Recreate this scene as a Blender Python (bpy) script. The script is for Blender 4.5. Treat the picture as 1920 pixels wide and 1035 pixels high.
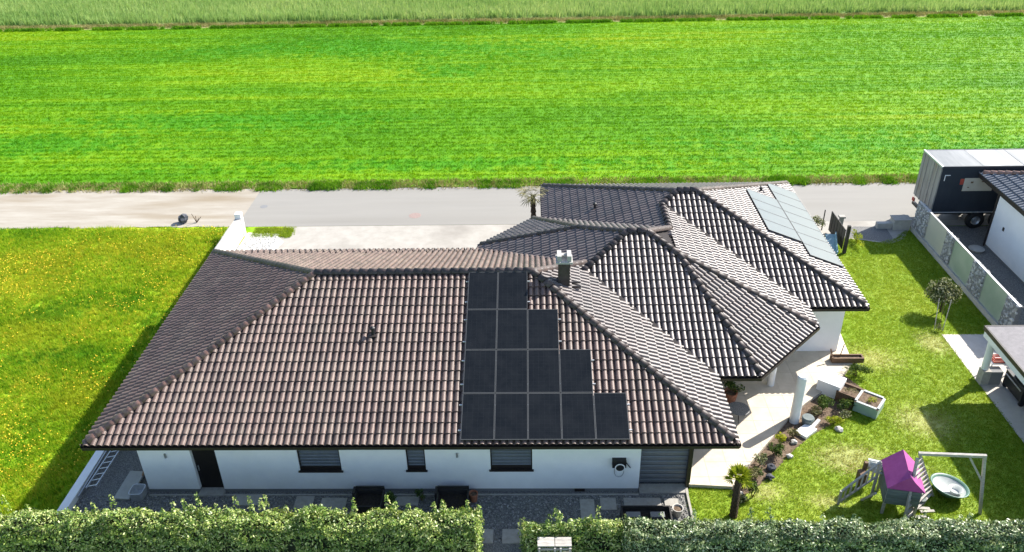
import bpy, bmesh, math, random
import numpy as np
from mathutils import Vector, Matrix, noise
rad = math.radians
for _o in list(bpy.data.objects):
    bpy.data.objects.remove(_o, do_unlink=True)
SC = bpy.context.scene
COL = SC.collection
RND = random.Random(7)
NR = np.random.default_rng(11)

# ------------------------------------------------------------------ camera
PITCH, ROLL, YAW = rad(30.5378), rad(-1.2898), rad(1.6420)
_cy, _sy, _cp, _sp, _cr, _sr = (math.cos(YAW), math.sin(YAW), math.cos(PITCH), math.sin(PITCH), math.cos(ROLL), math.sin(ROLL))
_X = Vector((_cy, _sy, 0)); _F = Vector((-_sy * _cp, _cy * _cp, -_sp)); _U = Vector((-_sy * _sp, _cy * _sp, _cp))
_R = _cr * _X + _sr * _U; _Up = -_sr * _X + _cr * _U
cam_d = bpy.data.cameras.new('camera'); cam = bpy.data.objects.new('camera', cam_d); COL.objects.link(cam)
cam_d.sensor_fit = 'HORIZONTAL'; cam_d.sensor_width = 36; cam_d.lens = 29.0358
cam_d.clip_start = 0.1; cam_d.clip_end = 4000
cam.matrix_world = Matrix(((_R.x, _Up.x, -_F.x, 0), (_R.y, _Up.y, -_F.y, 0), (_R.z, _Up.z, -_F.z, 22.538), (0, 0, 0, 1)))
SC.camera = cam

# ------------------------------------------------------------------ sky, sun, exposure
SUN = Vector((1.06, 0.73, 1.0)).normalized()
EL = math.asin(SUN.z); AZ = math.atan2(SUN.x, SUN.y)
world = bpy.data.worlds.new('World'); SC.world = world; world.use_nodes = True
wn = world.node_tree.nodes; wl = world.node_tree.links
sky = wn.new('ShaderNodeTexSky'); sky.sky_type = 'NISHITA'; sky.sun_disc = False
sky.sun_elevation = EL; sky.sun_rotation = AZ; sky.air_density = 1.0; sky.dust_density = 1.0; sky.ozone_density = 1.0
wl.new(sky.outputs[0], wn['Background'].inputs[0]); wn['Background'].inputs[1].default_value = 0.12
sun_d = bpy.data.lights.new('sun', 'SUN'); sun_d.energy = 5.0; sun_d.angle = rad(0.5); sun_d.color = (1.0, 0.95, 0.87)
sun = bpy.data.objects.new('sun', sun_d); COL.objects.link(sun)
sun.rotation_euler = SUN.to_track_quat('Z', 'Y').to_euler(); sun.location = (40, 30, 60)
SC.view_settings.view_transform = 'Standard'; SC.view_settings.look = 'None'
SC.view_settings.exposure = 1.15; SC.view_settings.gamma = 1.0; SC.view_settings.use_curve_mapping = False
SC.render.engine = 'CYCLES'
SC.cycles.max_bounces = 6; SC.cycles.transparent_max_bounces = 8
SC.cycles.use_denoising = True

# ------------------------------------------------------------------ materials
def _mat(name):
    m = bpy.data.materials.new(name); m.use_nodes = True
    return m, m.node_tree.nodes, m.node_tree.links, m.node_tree.nodes['Principled BSDF']

def surf(name, c1, c2=None, rough=0.7, scale=8.0, bump=0.0, bscale=None, spec=0.4, metal=0.0, coat=0.0, tint=0.0, stretch=(1, 1, 1), detail=5.0, lo=0.35, hi=0.65, stain=None, sscale=0.6, slo=0.5, shi=0.75):
    """Two-colour noise surface with optional bump, per-piece tint attribute and large stains."""
    m, n, l, p = _mat(name)
    p.inputs['Roughness'].default_value = rough; p.inputs['Specular IOR Level'].default_value = spec
    p.inputs['Metallic'].default_value = metal
    if coat: p.inputs['Coat Weight'].default_value = coat; p.inputs['Coat Roughness'].default_value = 0.06
    tc = n.new('ShaderNodeTexCoord'); mp = n.new('ShaderNodeMapping'); mp.inputs['Scale'].default_value = stretch
    geo = n.new('ShaderNodeNewGeometry')
    l.new(geo.outputs['Position'], mp.inputs[0])
    nz = n.new('ShaderNodeTexNoise'); nz.inputs['Scale'].default_value = scale; nz.inputs['Detail'].default_value = detail; nz.inputs['Roughness'].default_value = 0.65
    l.new(mp.outputs[0], nz.inputs['Vector'])
    cr = n.new('ShaderNodeValToRGB'); cr.color_ramp.elements[0].position = lo; cr.color_ramp.elements[1].position = hi
    cr.color_ramp.elements[0].color = (*c1, 1); cr.color_ramp.elements[1].color = (*(c2 or c1), 1)
    l.new(nz.outputs[0], cr.inputs[0]); out = cr.outputs[0]
    if stain:
        nz2 = n.new('ShaderNodeTexNoise'); nz2.inputs['Scale'].default_value = sscale; nz2.inputs['Detail'].default_value = 4
        l.new(mp.outputs[0], nz2.inputs['Vector'])
        r2 = n.new('ShaderNodeMapRange'); r2.inputs[1].default_value = slo; r2.inputs[2].default_value = shi
        l.new(nz2.outputs[0], r2.inputs[0])
        mx = n.new('ShaderNodeMix'); mx.data_type = 'RGBA'; l.new(r2.outputs[0], mx.inputs[0]); l.new(out, mx.inputs[6]); mx.inputs[7].default_value = (*stain, 1)
        out = mx.outputs[2]
    if tint:
        at = n.new('ShaderNodeAttribute'); at.attribute_name = 'tint'
        mr = n.new('ShaderNodeMapRange'); mr.inputs[3].default_value = 1 - tint; mr.inputs[4].default_value = 1 + tint
        l.new(at.outputs['Fac'], mr.inputs[0])
        hs = n.new('ShaderNodeHueSaturation'); l.new(mr.outputs[0], hs.inputs['Value']); l.new(out, hs.inputs['Color']); out = hs.outputs[0]
    l.new(out, p.inputs['Base Color'])
    if bump:
        nb = n.new('ShaderNodeTexNoise'); nb.inputs['Scale'].default_value = bscale or scale * 3; nb.inputs['Detail'].default_value = 4
        l.new(mp.outputs[0], nb.inputs['Vector'])
        bp = n.new('ShaderNodeBump'); bp.inputs['Strength'].default_value = bump; bp.inputs['Distance'].default_value = 0.02
        l.new(nb.outputs[0], bp.inputs['Height']); l.new(bp.outputs[0], p.inputs['Normal'])
    return m

def plantmat(name, ramp, patch=0.15, stretch=(1, 1, 1), trans=0.35, rough=0.55, fine=3.0, spec=0.10, pw=0.55, tw=0.35, patches=(), streak=0.0, fw=0.7, pmax=1.0):
    """Foliage: colour from large patches + per-blade tint, diffuse + translucent.  patches: (colour, x, y, rx, ry) worn or lush places."""
    m, n, l, p = _mat(name)
    geo = n.new('ShaderNodeNewGeometry'); mp = n.new('ShaderNodeMapping'); mp.inputs['Scale'].default_value = stretch
    l.new(geo.outputs['Position'], mp.inputs[0])
    a = n.new('ShaderNodeTexNoise'); a.inputs['Scale'].default_value = patch; a.inputs['Detail'].default_value = 5; a.inputs['Roughness'].default_value = 0.6
    l.new(mp.outputs[0], a.inputs['Vector'])
    b = n.new('ShaderNodeTexNoise'); b.inputs['Scale'].default_value = fine; b.inputs['Detail'].default_value = 3
    l.new(geo.outputs['Position'], b.inputs['Vector'])
    at = n.new('ShaderNodeAttribute'); at.attribute_name = 'tint'
    def math_(op, x, y):
        q = n.new('ShaderNodeMath'); q.operation = op
        for k, v in ((0, x), (1, y)):
            if isinstance(v, (int, float)): q.inputs[k].default_value = v
            else: l.new(v, q.inputs[k])
        return q.outputs[0]
    def cen(sock, w): return math_('MULTIPLY', math_('SUBTRACT', sock, 0.5), w)
    f = math_('ADD', math_('ADD', cen(a.outputs[0], pw * 3.2), cen(b.outputs[0], fw)), math_('ADD', cen(at.outputs['Fac'], tw), 0.5))
    if streak:
        s1 = n.new('ShaderNodeMapping'); s1.inputs['Scale'].default_value = (0.012, 1.15, 1); l.new(geo.outputs['Position'], s1.inputs[0])
        s2 = n.new('ShaderNodeTexNoise'); s2.inputs['Scale'].default_value = 1.0; s2.inputs['Detail'].default_value = 4; s2.inputs['Roughness'].default_value = 0.7
        l.new(s1.outputs[0], s2.inputs['Vector']); f = math_('ADD', f, cen(s2.outputs[0], streak))
    cr = n.new('ShaderNodeValToRGB'); els = cr.color_ramp.elements
    while len(els) < len(ramp): els.new(0.5)
    for e, (ps, c) in zip(els, ramp): e.position = ps; e.color = (*c, 1)
    l.new(f, cr.inputs[0]); out = cr.outputs[0]
    for (c, x, y, rx, ry) in patches:
        sub = n.new('ShaderNodeVectorMath'); sub.operation = 'SUBTRACT'; l.new(geo.outputs['Position'], sub.inputs[0]); sub.inputs[1].default_value = (x, y, 0)
        mul = n.new('ShaderNodeVectorMath'); mul.operation = 'MULTIPLY'; l.new(sub.outputs[0], mul.inputs[0]); mul.inputs[1].default_value = (1 / rx, 1 / ry, 0)
        ln = n.new('ShaderNodeVectorMath'); ln.operation = 'LENGTH'; l.new(mul.outputs[0], ln.inputs[0])
        d = math_('ADD', ln.outputs['Value'], cen(a.outputs[0], 2.2)); d = math_('ADD', d, cen(b.outputs[0], 3.4))
        mr = n.new('ShaderNodeMapRange'); mr.inputs[1].default_value = 1.1; mr.inputs[2].default_value = 0.3; mr.inputs[4].default_value = pmax; l.new(d, mr.inputs[0])
        mx = n.new('ShaderNodeMix'); mx.data_type = 'RGBA'; l.new(mr.outputs[0], mx.inputs[0]); l.new(out, mx.inputs[6]); mx.inputs[7].default_value = (*c, 1); out = mx.outputs[2]
    l.new(out, p.inputs['Base Color']); p.inputs['Roughness'].default_value = rough; p.inputs['Specular IOR Level'].default_value = spec
    if trans:
        t = n.new('ShaderNodeBsdfTranslucent')
        gn = n.new('ShaderNodeMix'); gn.data_type = 'RGBA'; gn.blend_type = 'MULTIPLY'; gn.inputs[0].default_value = 1.0; gn.inputs[7].default_value = (1.35, 1.25, 0.9, 1)
        l.new(out, gn.inputs[6]); l.new(gn.outputs[2], t.inputs[0])
        ms = n.new('ShaderNodeMixShader'); ms.inputs[0].default_value = trans
        o = n['Material Output']; l.new(p.outputs[0], ms.inputs[1]); l.new(t.outputs[0], ms.inputs[2]); l.new(ms.outputs[0], o.inputs[0])
    return m

M = {}
M['tile'] = surf('roof_tile_brown', (0.088, 0.056, 0.046), (0.148, 0.097, 0.081), rough=0.52, scale=22, bump=0.3, bscale=90, spec=0.55, tint=0.30, stain=(0.14, 0.102, 0.08), sscale=1.1, slo=0.45, shi=0.75)
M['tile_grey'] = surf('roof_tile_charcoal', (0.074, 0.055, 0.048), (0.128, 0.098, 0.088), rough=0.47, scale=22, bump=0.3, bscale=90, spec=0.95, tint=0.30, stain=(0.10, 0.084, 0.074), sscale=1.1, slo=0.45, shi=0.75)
M['ridge_shaded'] = surf('ridge_tile_shaded', (0.034, 0.025, 0.023), (0.075, 0.055, 0.050), rough=0.5, scale=9, bump=0.3, bscale=60, spec=0.4, tint=0.3)  # cap colour darkened: shade of hips turned from the sun is painted in
M['ridge'] = surf('ridge_tile_brown', (0.15, 0.080, 0.060), (0.27, 0.150, 0.115), rough=0.48, scale=9, bump=0.3, bscale=60, spec=0.5, tint=0.3)  # cap brown, lightened to offset the shade on the front left hip
M['roofbed'] = surf('roof_underlay', (0.022, 0.018, 0.018), rough=0.9)
M['fascia'] = surf('fascia_dark_brown', (0.020, 0.015, 0.014), (0.03, 0.023, 0.02), rough=0.45, scale=20)
M['render'] = surf('white_render', (0.80, 0.805, 0.81), (0.86, 0.86, 0.86), rough=0.9, scale=1.2, bump=0.15, bscale=120, stain=(0.74, 0.735, 0.715), sscale=0.5, slo=0.55, shi=0.9)
M['plinth'] = surf('grey_plinth', (0.16, 0.165, 0.17), (0.22, 0.22, 0.22), rough=0.9, scale=30)
M['slat'] = surf('grey_roller_slat', (0.135, 0.15, 0.17), (0.16, 0.175, 0.195), rough=0.45, scale=3, metal=0.2)
M['black'] = surf('black_plastic', (0.012, 0.012, 0.013), (0.02, 0.02, 0.02), rough=0.5, scale=10)
M['door'] = surf('door_black_brown', (0.010, 0.008, 0.007), (0.016, 0.012, 0.010), rough=0.45, scale=6)
M['white'] = surf('white_paint', (0.74, 0.74, 0.73), (0.8, 0.8, 0.79), rough=0.55, scale=3)
M['steel'] = surf('galvanised_steel', (0.40, 0.41, 0.42), (0.52, 0.53, 0.54), rough=0.4, scale=12, metal=0.7)
M['alu'] = surf('aluminium', (0.55, 0.56, 0.57), (0.65, 0.66, 0.67), rough=0.4, scale=6, metal=0.6)
M['pvglass'] = surf('solar_glass', (0.008, 0.010, 0.013), (0.013, 0.015, 0.018), rough=0.25, scale=2, spec=0.10)
M['pvframe'] = surf('solar_frame', (0.085, 0.088, 0.09), rough=0.5, metal=0.3)
M['pvcell'] = surf('solar_cell_line', (0.017, 0.020, 0.024), rough=0.35, spec=0.2)
M['terrace'] = surf('travertine_terrace', (0.50, 0.44, 0.36), (0.60, 0.53, 0.44), rough=0.75, scale=2.5, bump=0.08, bscale=40, stain=(0.55, 0.46, 0.36), sscale=1.1, slo=0.55, shi=0.85)
M['tstone'] = surf('travertine_slab', (0.50, 0.435, 0.34), (0.58, 0.51, 0.41), rough=0.75, scale=2.5, bump=0.08, bscale=40, tint=0.07, stain=(0.47, 0.40, 0.31), sscale=1.1, slo=0.55, shi=0.85)
M['concrete'] = surf('pale_concrete', (0.34, 0.33, 0.31), (0.42, 0.41, 0.38), rough=0.9, scale=3, bump=0.1, bscale=60, stain=(0.36, 0.35, 0.33), sscale=0.4, slo=0.5, shi=0.8)
M['drive'] = surf('driveway_concrete', (0.315, 0.292, 0.255), (0.375, 0.35, 0.31), rough=0.9, scale=1.6, bump=0.1, bscale=60, stain=(0.20, 0.18, 0.155), sscale=0.28, slo=0.52, shi=0.8)
M['asphalt'] = surf('worn_asphalt', (0.236, 0.225, 0.203), (0.258, 0.246, 0.222), rough=0.9, scale=1.0, bump=0.12, bscale=120, stretch=(0.12, 1.4, 1), stain=(0.212, 0.20, 0.178), sscale=0.5, slo=0.5, shi=0.8)
M['track'] = surf('gravel_track', (0.285, 0.25, 0.20), (0.36, 0.33, 0.28), rough=0.95, scale=1.6, bump=0.5, bscale=30, stretch=(0.16, 0.9, 1), stain=(0.235, 0.19, 0.13), sscale=0.7, slo=0.5, shi=0.75)
M['gravel'] = surf('dark_gravel', (0.085, 0.083, 0.080), (0.25, 0.245, 0.235), rough=0.9, scale=28, bump=0.9, bscale=32, detail=3, lo=0.4, hi=0.62)
M['pebble'] = surf('gravel_stone', (0.14, 0.137, 0.13), (0.32, 0.31, 0.30), rough=0.85, scale=9, tint=0.5)
M['wpebble'] = surf('white_gravel', (0.38, 0.37, 0.345), (0.56, 0.55, 0.52), rough=0.9, scale=14, bump=0.8, bscale=26, tint=0.3)
M['slab'] = surf('grey_paving_slab', (0.30, 0.28, 0.25), (0.38, 0.36, 0.325), rough=0.9, scale=6, bump=0.15, bscale=60, tint=0.1)
M['soil'] = surf('garden_soil', (0.07, 0.045, 0.03), (0.19, 0.135, 0.09), rough=0.95, scale=9, bump=0.9, bscale=22)
M['darkwood'] = surf('dark_stained_wood', (0.018, 0.017, 0.017), (0.04, 0.036, 0.034), rough=0.7, scale=5, stretch=(1, 6, 6))
M['greywood'] = surf('weathered_wood', (0.26, 0.24, 0.215), (0.46, 0.43, 0.385), rough=0.85, scale=4, stretch=(1, 8, 8), tint=0.2)
M['greenwood'] = surf('green_grey_paint', (0.10, 0.125, 0.125), (0.15, 0.175, 0.17), rough=0.7, scale=4, stretch=(1, 1, 6), tint=0.15)
M['brownwood'] = surf('brown_wood', (0.09, 0.05, 0.028), (0.17, 0.105, 0.06), rough=0.75, scale=4, stretch=(1, 6, 6))
M['purple'] = surf('purple_canvas', (0.27, 0.045, 0.19), (0.33, 0.065, 0.235), rough=0.75, scale=3, bump=0.15, bscale=60)
M['greenplastic'] = surf('green_plastic', (0.07, 0.15, 0.115), (0.11, 0.20, 0.155), rough=0.4, scale=3)
M['paleplastic'] = surf('pale_plastic', (0.36, 0.39, 0.37), (0.46, 0.48, 0.46), rough=0.45, scale=3)
M['mint'] = surf('pale_mint_paint', (0.26, 0.37, 0.29), (0.33, 0.43, 0.35), rough=0.6, scale=3)
M['brick'] = surf('chimney_cladding', (0.040, 0.032, 0.028), (0.065, 0.052, 0.046), rough=0.7, scale=6)
M['manhole'] = surf('rusty_cover', (0.24, 0.17, 0.15), (0.29, 0.22, 0.195), rough=0.8, scale=12)
M['darksoil'] = surf('dark_potting_soil', (0.010, 0.008, 0.007), (0.035, 0.026, 0.02), rough=0.95, scale=14, bump=0.9, bscale=30)
M['red'] = surf('faded_red', (0.35, 0.045, 0.03), (0.42, 0.08, 0.05), rough=0.6, scale=5)
M['terracotta'] = surf('terracotta', (0.30, 0.11, 0.06), (0.38, 0.16, 0.09), rough=0.8, scale=8)
M['card'] = surf('brown_cardboard', (0.32, 0.17, 0.085), (0.42, 0.25, 0.14), rough=0.85, scale=3)
M['stone'] = surf('gabion_stone', (0.24, 0.245, 0.25), (0.40, 0.40, 0.40), rough=0.85, scale=6, tint=0.45)
M['rock'] = surf('dark_rock', (0.035, 0.038, 0.05), (0.09, 0.095, 0.11), rough=0.85, scale=6, bump=0.5)
M['palerock'] = surf('pale_rock', (0.38, 0.36, 0.33), (0.55, 0.52, 0.48), rough=0.85, scale=6, bump=0.5)
M['bark'] = surf('palm_bark', (0.028, 0.018, 0.011), (0.085, 0.058, 0.036), rough=0.95, scale=14, bump=1.0, bscale=24)
M['rubber'] = surf('rubber', (0.018, 0.018, 0.019), rough=0.75, scale=10)
M['trailer_side'] = surf('dark_blue_tarp', (0.020, 0.026, 0.036), (0.030, 0.037, 0.048), rough=0.55, scale=1.2, stretch=(1, 1, 0.4))
M['trailer_roof'] = surf('trailer_roof_sheet', (0.22, 0.23, 0.235), (0.38, 0.38, 0.37), rough=0.5, scale=0.32, stretch=(1.5, 0.25, 1), lo=0.45, hi=0.55)
M['trailer_roof2'] = surf('trailer_roof_sheet_grey', (0.15, 0.16, 0.165), (0.26, 0.265, 0.265), rough=0.5, scale=0.32, stretch=(1.5, 0.25, 1), lo=0.42, hi=0.6)
M['trailer_door'] = surf('grey_trailer_door', (0.23, 0.215, 0.20), (0.31, 0.295, 0.275), rough=0.55, scale=1.5, stretch=(1, 1, 0.4), stain=(0.20, 0.14, 0.09), sscale=1.1)
M['cream'] = surf('cream_sheet', (0.44, 0.41, 0.34), (0.50, 0.47, 0.40), rough=0.6, scale=2)
M['membrane'] = surf('grey_roof_membrane', (0.185, 0.175, 0.178), (0.235, 0.222, 0.225), rough=0.9, scale=5, bump=0.3, bscale=90)
M['paving'] = surf('pale_paving', (0.46, 0.42, 0.37), (0.54, 0.50, 0.45), rough=0.85, scale=2, bump=0.1, bscale=50, stain=(0.50, 0.45, 0.40), sscale=0.8, slo=0.5, shi=0.8)
M['blue'] = surf('blue_plastic', (0.10, 0.20, 0.26), (0.15, 0.27, 0.33), rough=0.4, scale=4)
M['mesh'] = surf('grey_wire_mesh', (0.11, 0.11, 0.11), (0.26, 0.255, 0.25), rough=0.6, scale=26, lo=0.45, hi=0.55)
M['ntile'] = surf('grey_blue_tile', (0.10, 0.11, 0.125), (0.16, 0.17, 0.19), rough=0.4, scale=20, spec=0.6, tint=0.25)
M['flower'] = surf('dandelion_yellow', (0.72, 0.44, 0.015), (0.85, 0.58, 0.03), rough=0.7, scale=2)

G = lambda *c: tuple(c)
FIELD_RAMP = [(0.05, G(0.040, 0.150, 0.003)), (0.42, G(0.088, 0.245, 0.003)), (0.62, G(0.150, 0.305, 0.004)), (1.0, G(0.300, 0.370, 0.008))]
MEADOW_RAMP = [(0.05, G(0.060, 0.185, 0.008)), (0.4, G(0.180, 0.345, 0.012)), (0.65, G(0.320, 0.435, 0.024)), (1.0, G(0.500, 0.450, 0.045))]
LAWN_RAMP = [(0.05, G(0.092, 0.185, 0.012)), (0.4, G(0.190, 0.300, 0.022)), (0.65, G(0.270, 0.350, 0.038)), (1.0, G(0.40, 0.38, 0.10))]
GRAIN_RAMP = [(0.05, G(0.125, 0.240, 0.060)), (0.45, G(0.250, 0.390, 0.120)), (0.7, G(0.35, 0.46, 0.17)), (1.0, G(0.46, 0.53, 0.24))]
MEADOW_Y = [(-23.1, 41.7, 4.5, 1.6), (-28.3, 40.2, 4.0, 2.0), (-20.0, 40.1, 2.5, 1.4), (-27.5, 37.6, 3.0, 1.8), (-19.9, 28.2, 1.5, 1.6), (-24.8, 33.0, 2.2, 1.5), (-20.9, 43.4, 3.0, 0.8)]
MEADOW_D = [(-24.2, 34.9, 2.2, 0.9), (-21.2, 35.4, 1.6, 0.8), (-22.6, 31.2, 2.2, 0.8), (-18.9, 34.1, 1.3, 1.0)]
STRAW = (0.44, 0.385, 0.19)
LUSH = (0.055, 0.235, 0.006)
LAWN_P = [(STRAW, 12.3, 24.2, 1.6, 0.8), (STRAW, 13.6, 23.4, 1.4, 0.5), (STRAW, 16.0, 26.3, 1.3, 1.2), (STRAW, 10.6, 21.9, 0.9, 0.5), (STRAW, 15.4, 30.6, 1.4, 1.0), (STRAW, 8.6, 22.4, 0.9, 0.6), (STRAW, 18.6, 31.8, 0.7, 0.9)]
FIELD_P = [(LUSH, -26.0, 63.0, 13.0, 2.4), (LUSH, -12.0, 84.0, 22.0, 4.0), (LUSH, -37.0, 58.0, 10.0, 2.5), (LUSH, -8.0, 76.0, 6.0, 2.2), (LUSH, 25.0, 57.0, 14.0, 2.5), (LUSH, -5.0, 53.5, 22.0, 1.2)]
M['field'] = plantmat('field_green', FIELD_RAMP, patch=0.05, stretch=(0.5, 1.8, 1), trans=0, fine=1.2, pw=0.36, tw=0.0, patches=FIELD_P, streak=0.85, fw=0.25, pmax=0.75)
M['field_blade'] = plantmat('field_blade', FIELD_RAMP, patch=0.05, stretch=(0.5, 1.8, 1), trans=0.45, fine=1.2, pw=0.36, tw=0.10, patches=FIELD_P, streak=0.85, fw=0.25, pmax=0.75)
MEADOW_P = [((0.44, 0.42, 0.03), *c) for c in MEADOW_Y] + [((0.05, 0.20, 0.012), *c) for c in MEADOW_D]
M['meadow'] = plantmat('meadow_green', MEADOW_RAMP, patch=0.28, trans=0, fine=3.0, pw=0.5, tw=0.0, patches=MEADOW_P, pmax=0.42)
M['meadow_blade'] = plantmat('meadow_blade', MEADOW_RAMP, patch=0.28, trans=0.45, fine=3.0, pw=0.42, tw=0.95, patches=MEADOW_P, pmax=0.42)
M['lawn'] = plantmat('lawn_green', LAWN_RAMP, patch=0.35, trans=0, fine=11.0, fw=0.7, pmax=0.5, pw=0.24, tw=0.0, patches=LAWN_P)
M['lawn_blade'] = plantmat('lawn_blade', LAWN_RAMP, patch=0.35, trans=0.45, fine=11.0, fw=0.7, pmax=0.55, pw=0.2, tw=0.25, patches=LAWN_P)
M['grain'] = plantmat('grain_green', GRAIN_RAMP, patch=0.08, stretch=(0.7, 1.2, 1), trans=0, fine=1.5, pw=0.3, tw=0.0)
M['grain_blade'] = plantmat('grain_blade', GRAIN_RAMP, patch=0.08, stretch=(0.7, 1.2, 1), trans=0.3, fine=1.5, pw=0.3, tw=0.6)
M['drygrass'] = plantmat('dry_grass', [(0.1, (0.16, 0.17, 0.05)), (0.5, (0.30, 0.29, 0.11)), (0.9, (0.42, 0.38, 0.18))], patch=0.5, trans=0.2, tw=0.6)
M['hedge'] = plantmat('laurel_leaf', [(0.05, (0.045, 0.095, 0.013)), (0.4, (0.14, 0.245, 0.036)), (0.65, (0.34, 0.43, 0.10)), (1.0, (0.62, 0.64, 0.29))], patch=0.9, trans=0.2, fine=6.0, pw=0.25, tw=1.1, rough=0.4, spec=0.5)
M['hedge2'] = plantmat('laurel_leaf_grey', [(0.05, (0.03, 0.07, 0.02)), (0.4, (0.115, 0.19, 0.065)), (0.65, (0.30, 0.37, 0.18)), (1.0, (0.58, 0.62, 0.40))], patch=0.9, trans=0.2, fine=6.0, pw=0.25, tw=1.1, rough=0.4, spec=0.5)
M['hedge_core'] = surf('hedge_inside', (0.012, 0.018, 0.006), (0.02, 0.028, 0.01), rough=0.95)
M['shrub'] = plantmat('shrub_leaf', [(0.05, (0.02, 0.05, 0.01)), (0.5, (0.06, 0.11, 0.02)), (1.0, (0.15, 0.2, 0.05))], patch=1.5, trans=0.25, pw=0.3, tw=1.0)
M['shrub_pale'] = plantmat('pale_leaf', [(0.05, (0.05, 0.075, 0.02)), (0.5, (0.15, 0.17, 0.07)), (1.0, (0.38, 0.38, 0.24))], patch=1.5, trans=0.2, pw=0.3, tw=1.2)
M['yellow_leaf'] = plantmat('yellow_green_leaf', [(0.05, (0.13, 0.19, 0.01)), (0.5, (0.28, 0.34, 0.02)), (1.0, (0.45, 0.46, 0.04))], patch=1.5, trans=0.3, tw=0.8)
M['palm_leaf'] = plantmat('palm_leaf', [(0.05, (0.07, 0.075, 0.03)), (0.5, (0.17, 0.16, 0.07)), (1.0, (0.32, 0.29, 0.15))], patch=1.5, trans=0.15, tw=0.8)
M['verge'] = plantmat('verge_tuft', [(0.05, (0.03, 0.115, 0.004)), (0.5, (0.085, 0.24, 0.008)), (1.0, (0.20, 0.36, 0.02))], patch=0.5, trans=0.3, tw=0.8)

def glassmat(name, c, rough=0.15, alpha=0.75):
    m, n, l, p = _mat(name)
    p.inputs['Base Color'].default_value = (*c, 1); p.inputs['Roughness'].default_value = rough
    p.inputs['Transmission Weight'].default_value = alpha; p.inputs['IOR'].default_value = 1.45
    return m
M['frosted'] = surf('frosted_green_glass', (0.26, 0.33, 0.25), (0.36, 0.41, 0.33), rough=0.35, scale=0.7, spec=0.5)
M['frosted2'] = surf('frosted_cream_glass', (0.47, 0.46, 0.38), (0.40, 0.41, 0.36), rough=0.35, scale=0.7, spec=0.5)
M['darkglass'] = surf('dark_glass', (0.02, 0.024, 0.028), rough=0.08, spec=0.6)

# flush-mounted panels on the far roof: glossy glass
M['pvflush'] = surf('pale_solar_glass', (0.045, 0.062, 0.072), (0.06, 0.078, 0.088), rough=0.32, scale=1.2, spec=0.8, coat=0.2)

# ------------------------------------------------------------------ builders
ORG = {}
def tag(o, label=None, cat=None, group=None, kind=None):
    if label: o['label'] = label
    if cat: o['category'] = cat
    if group: o['group'] = group
    if kind: o['kind'] = kind
    return o
def empty(name, loc, label, cat, group=None):
    o = bpy.data.objects.new(name, None); COL.objects.link(o); o.location = loc; o.empty_display_size = 0.2
    ORG[o.name] = Vector(loc); return tag(o, label, cat, group)
def me(name, verts, faces, mat, smooth=False, tint=None, off=(0, 0, 0)):
    d = bpy.data.meshes.new(name)
    ox, oy, oz = off
    d.from_pydata([(v[0] - ox, v[1] - oy, v[2] - oz) for v in verts], [], faces)
    for mm in (mat if isinstance(mat, (list, tuple)) else [mat]): d.materials.append(mm)
    if smooth: d.polygons.foreach_set('use_smooth', [True] * len(d.polygons))
    if tint is not None:
        a = d.attributes.new('tint', 'FLOAT', 'FACE'); a.data.foreach_set('value', np.asarray(tint, dtype=np.float32))
    d.update(); return d
def link(name, d, parent=None, org=None):
    o = bpy.data.objects.new(name, d); COL.objects.link(o)
    if parent is not None:
        o.parent = parent; ORG[o.name] = ORG[parent.name]
    else:
        o.location = org or (0, 0, 0); ORG[o.name] = Vector(org or (0, 0, 0))
    return o

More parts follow.
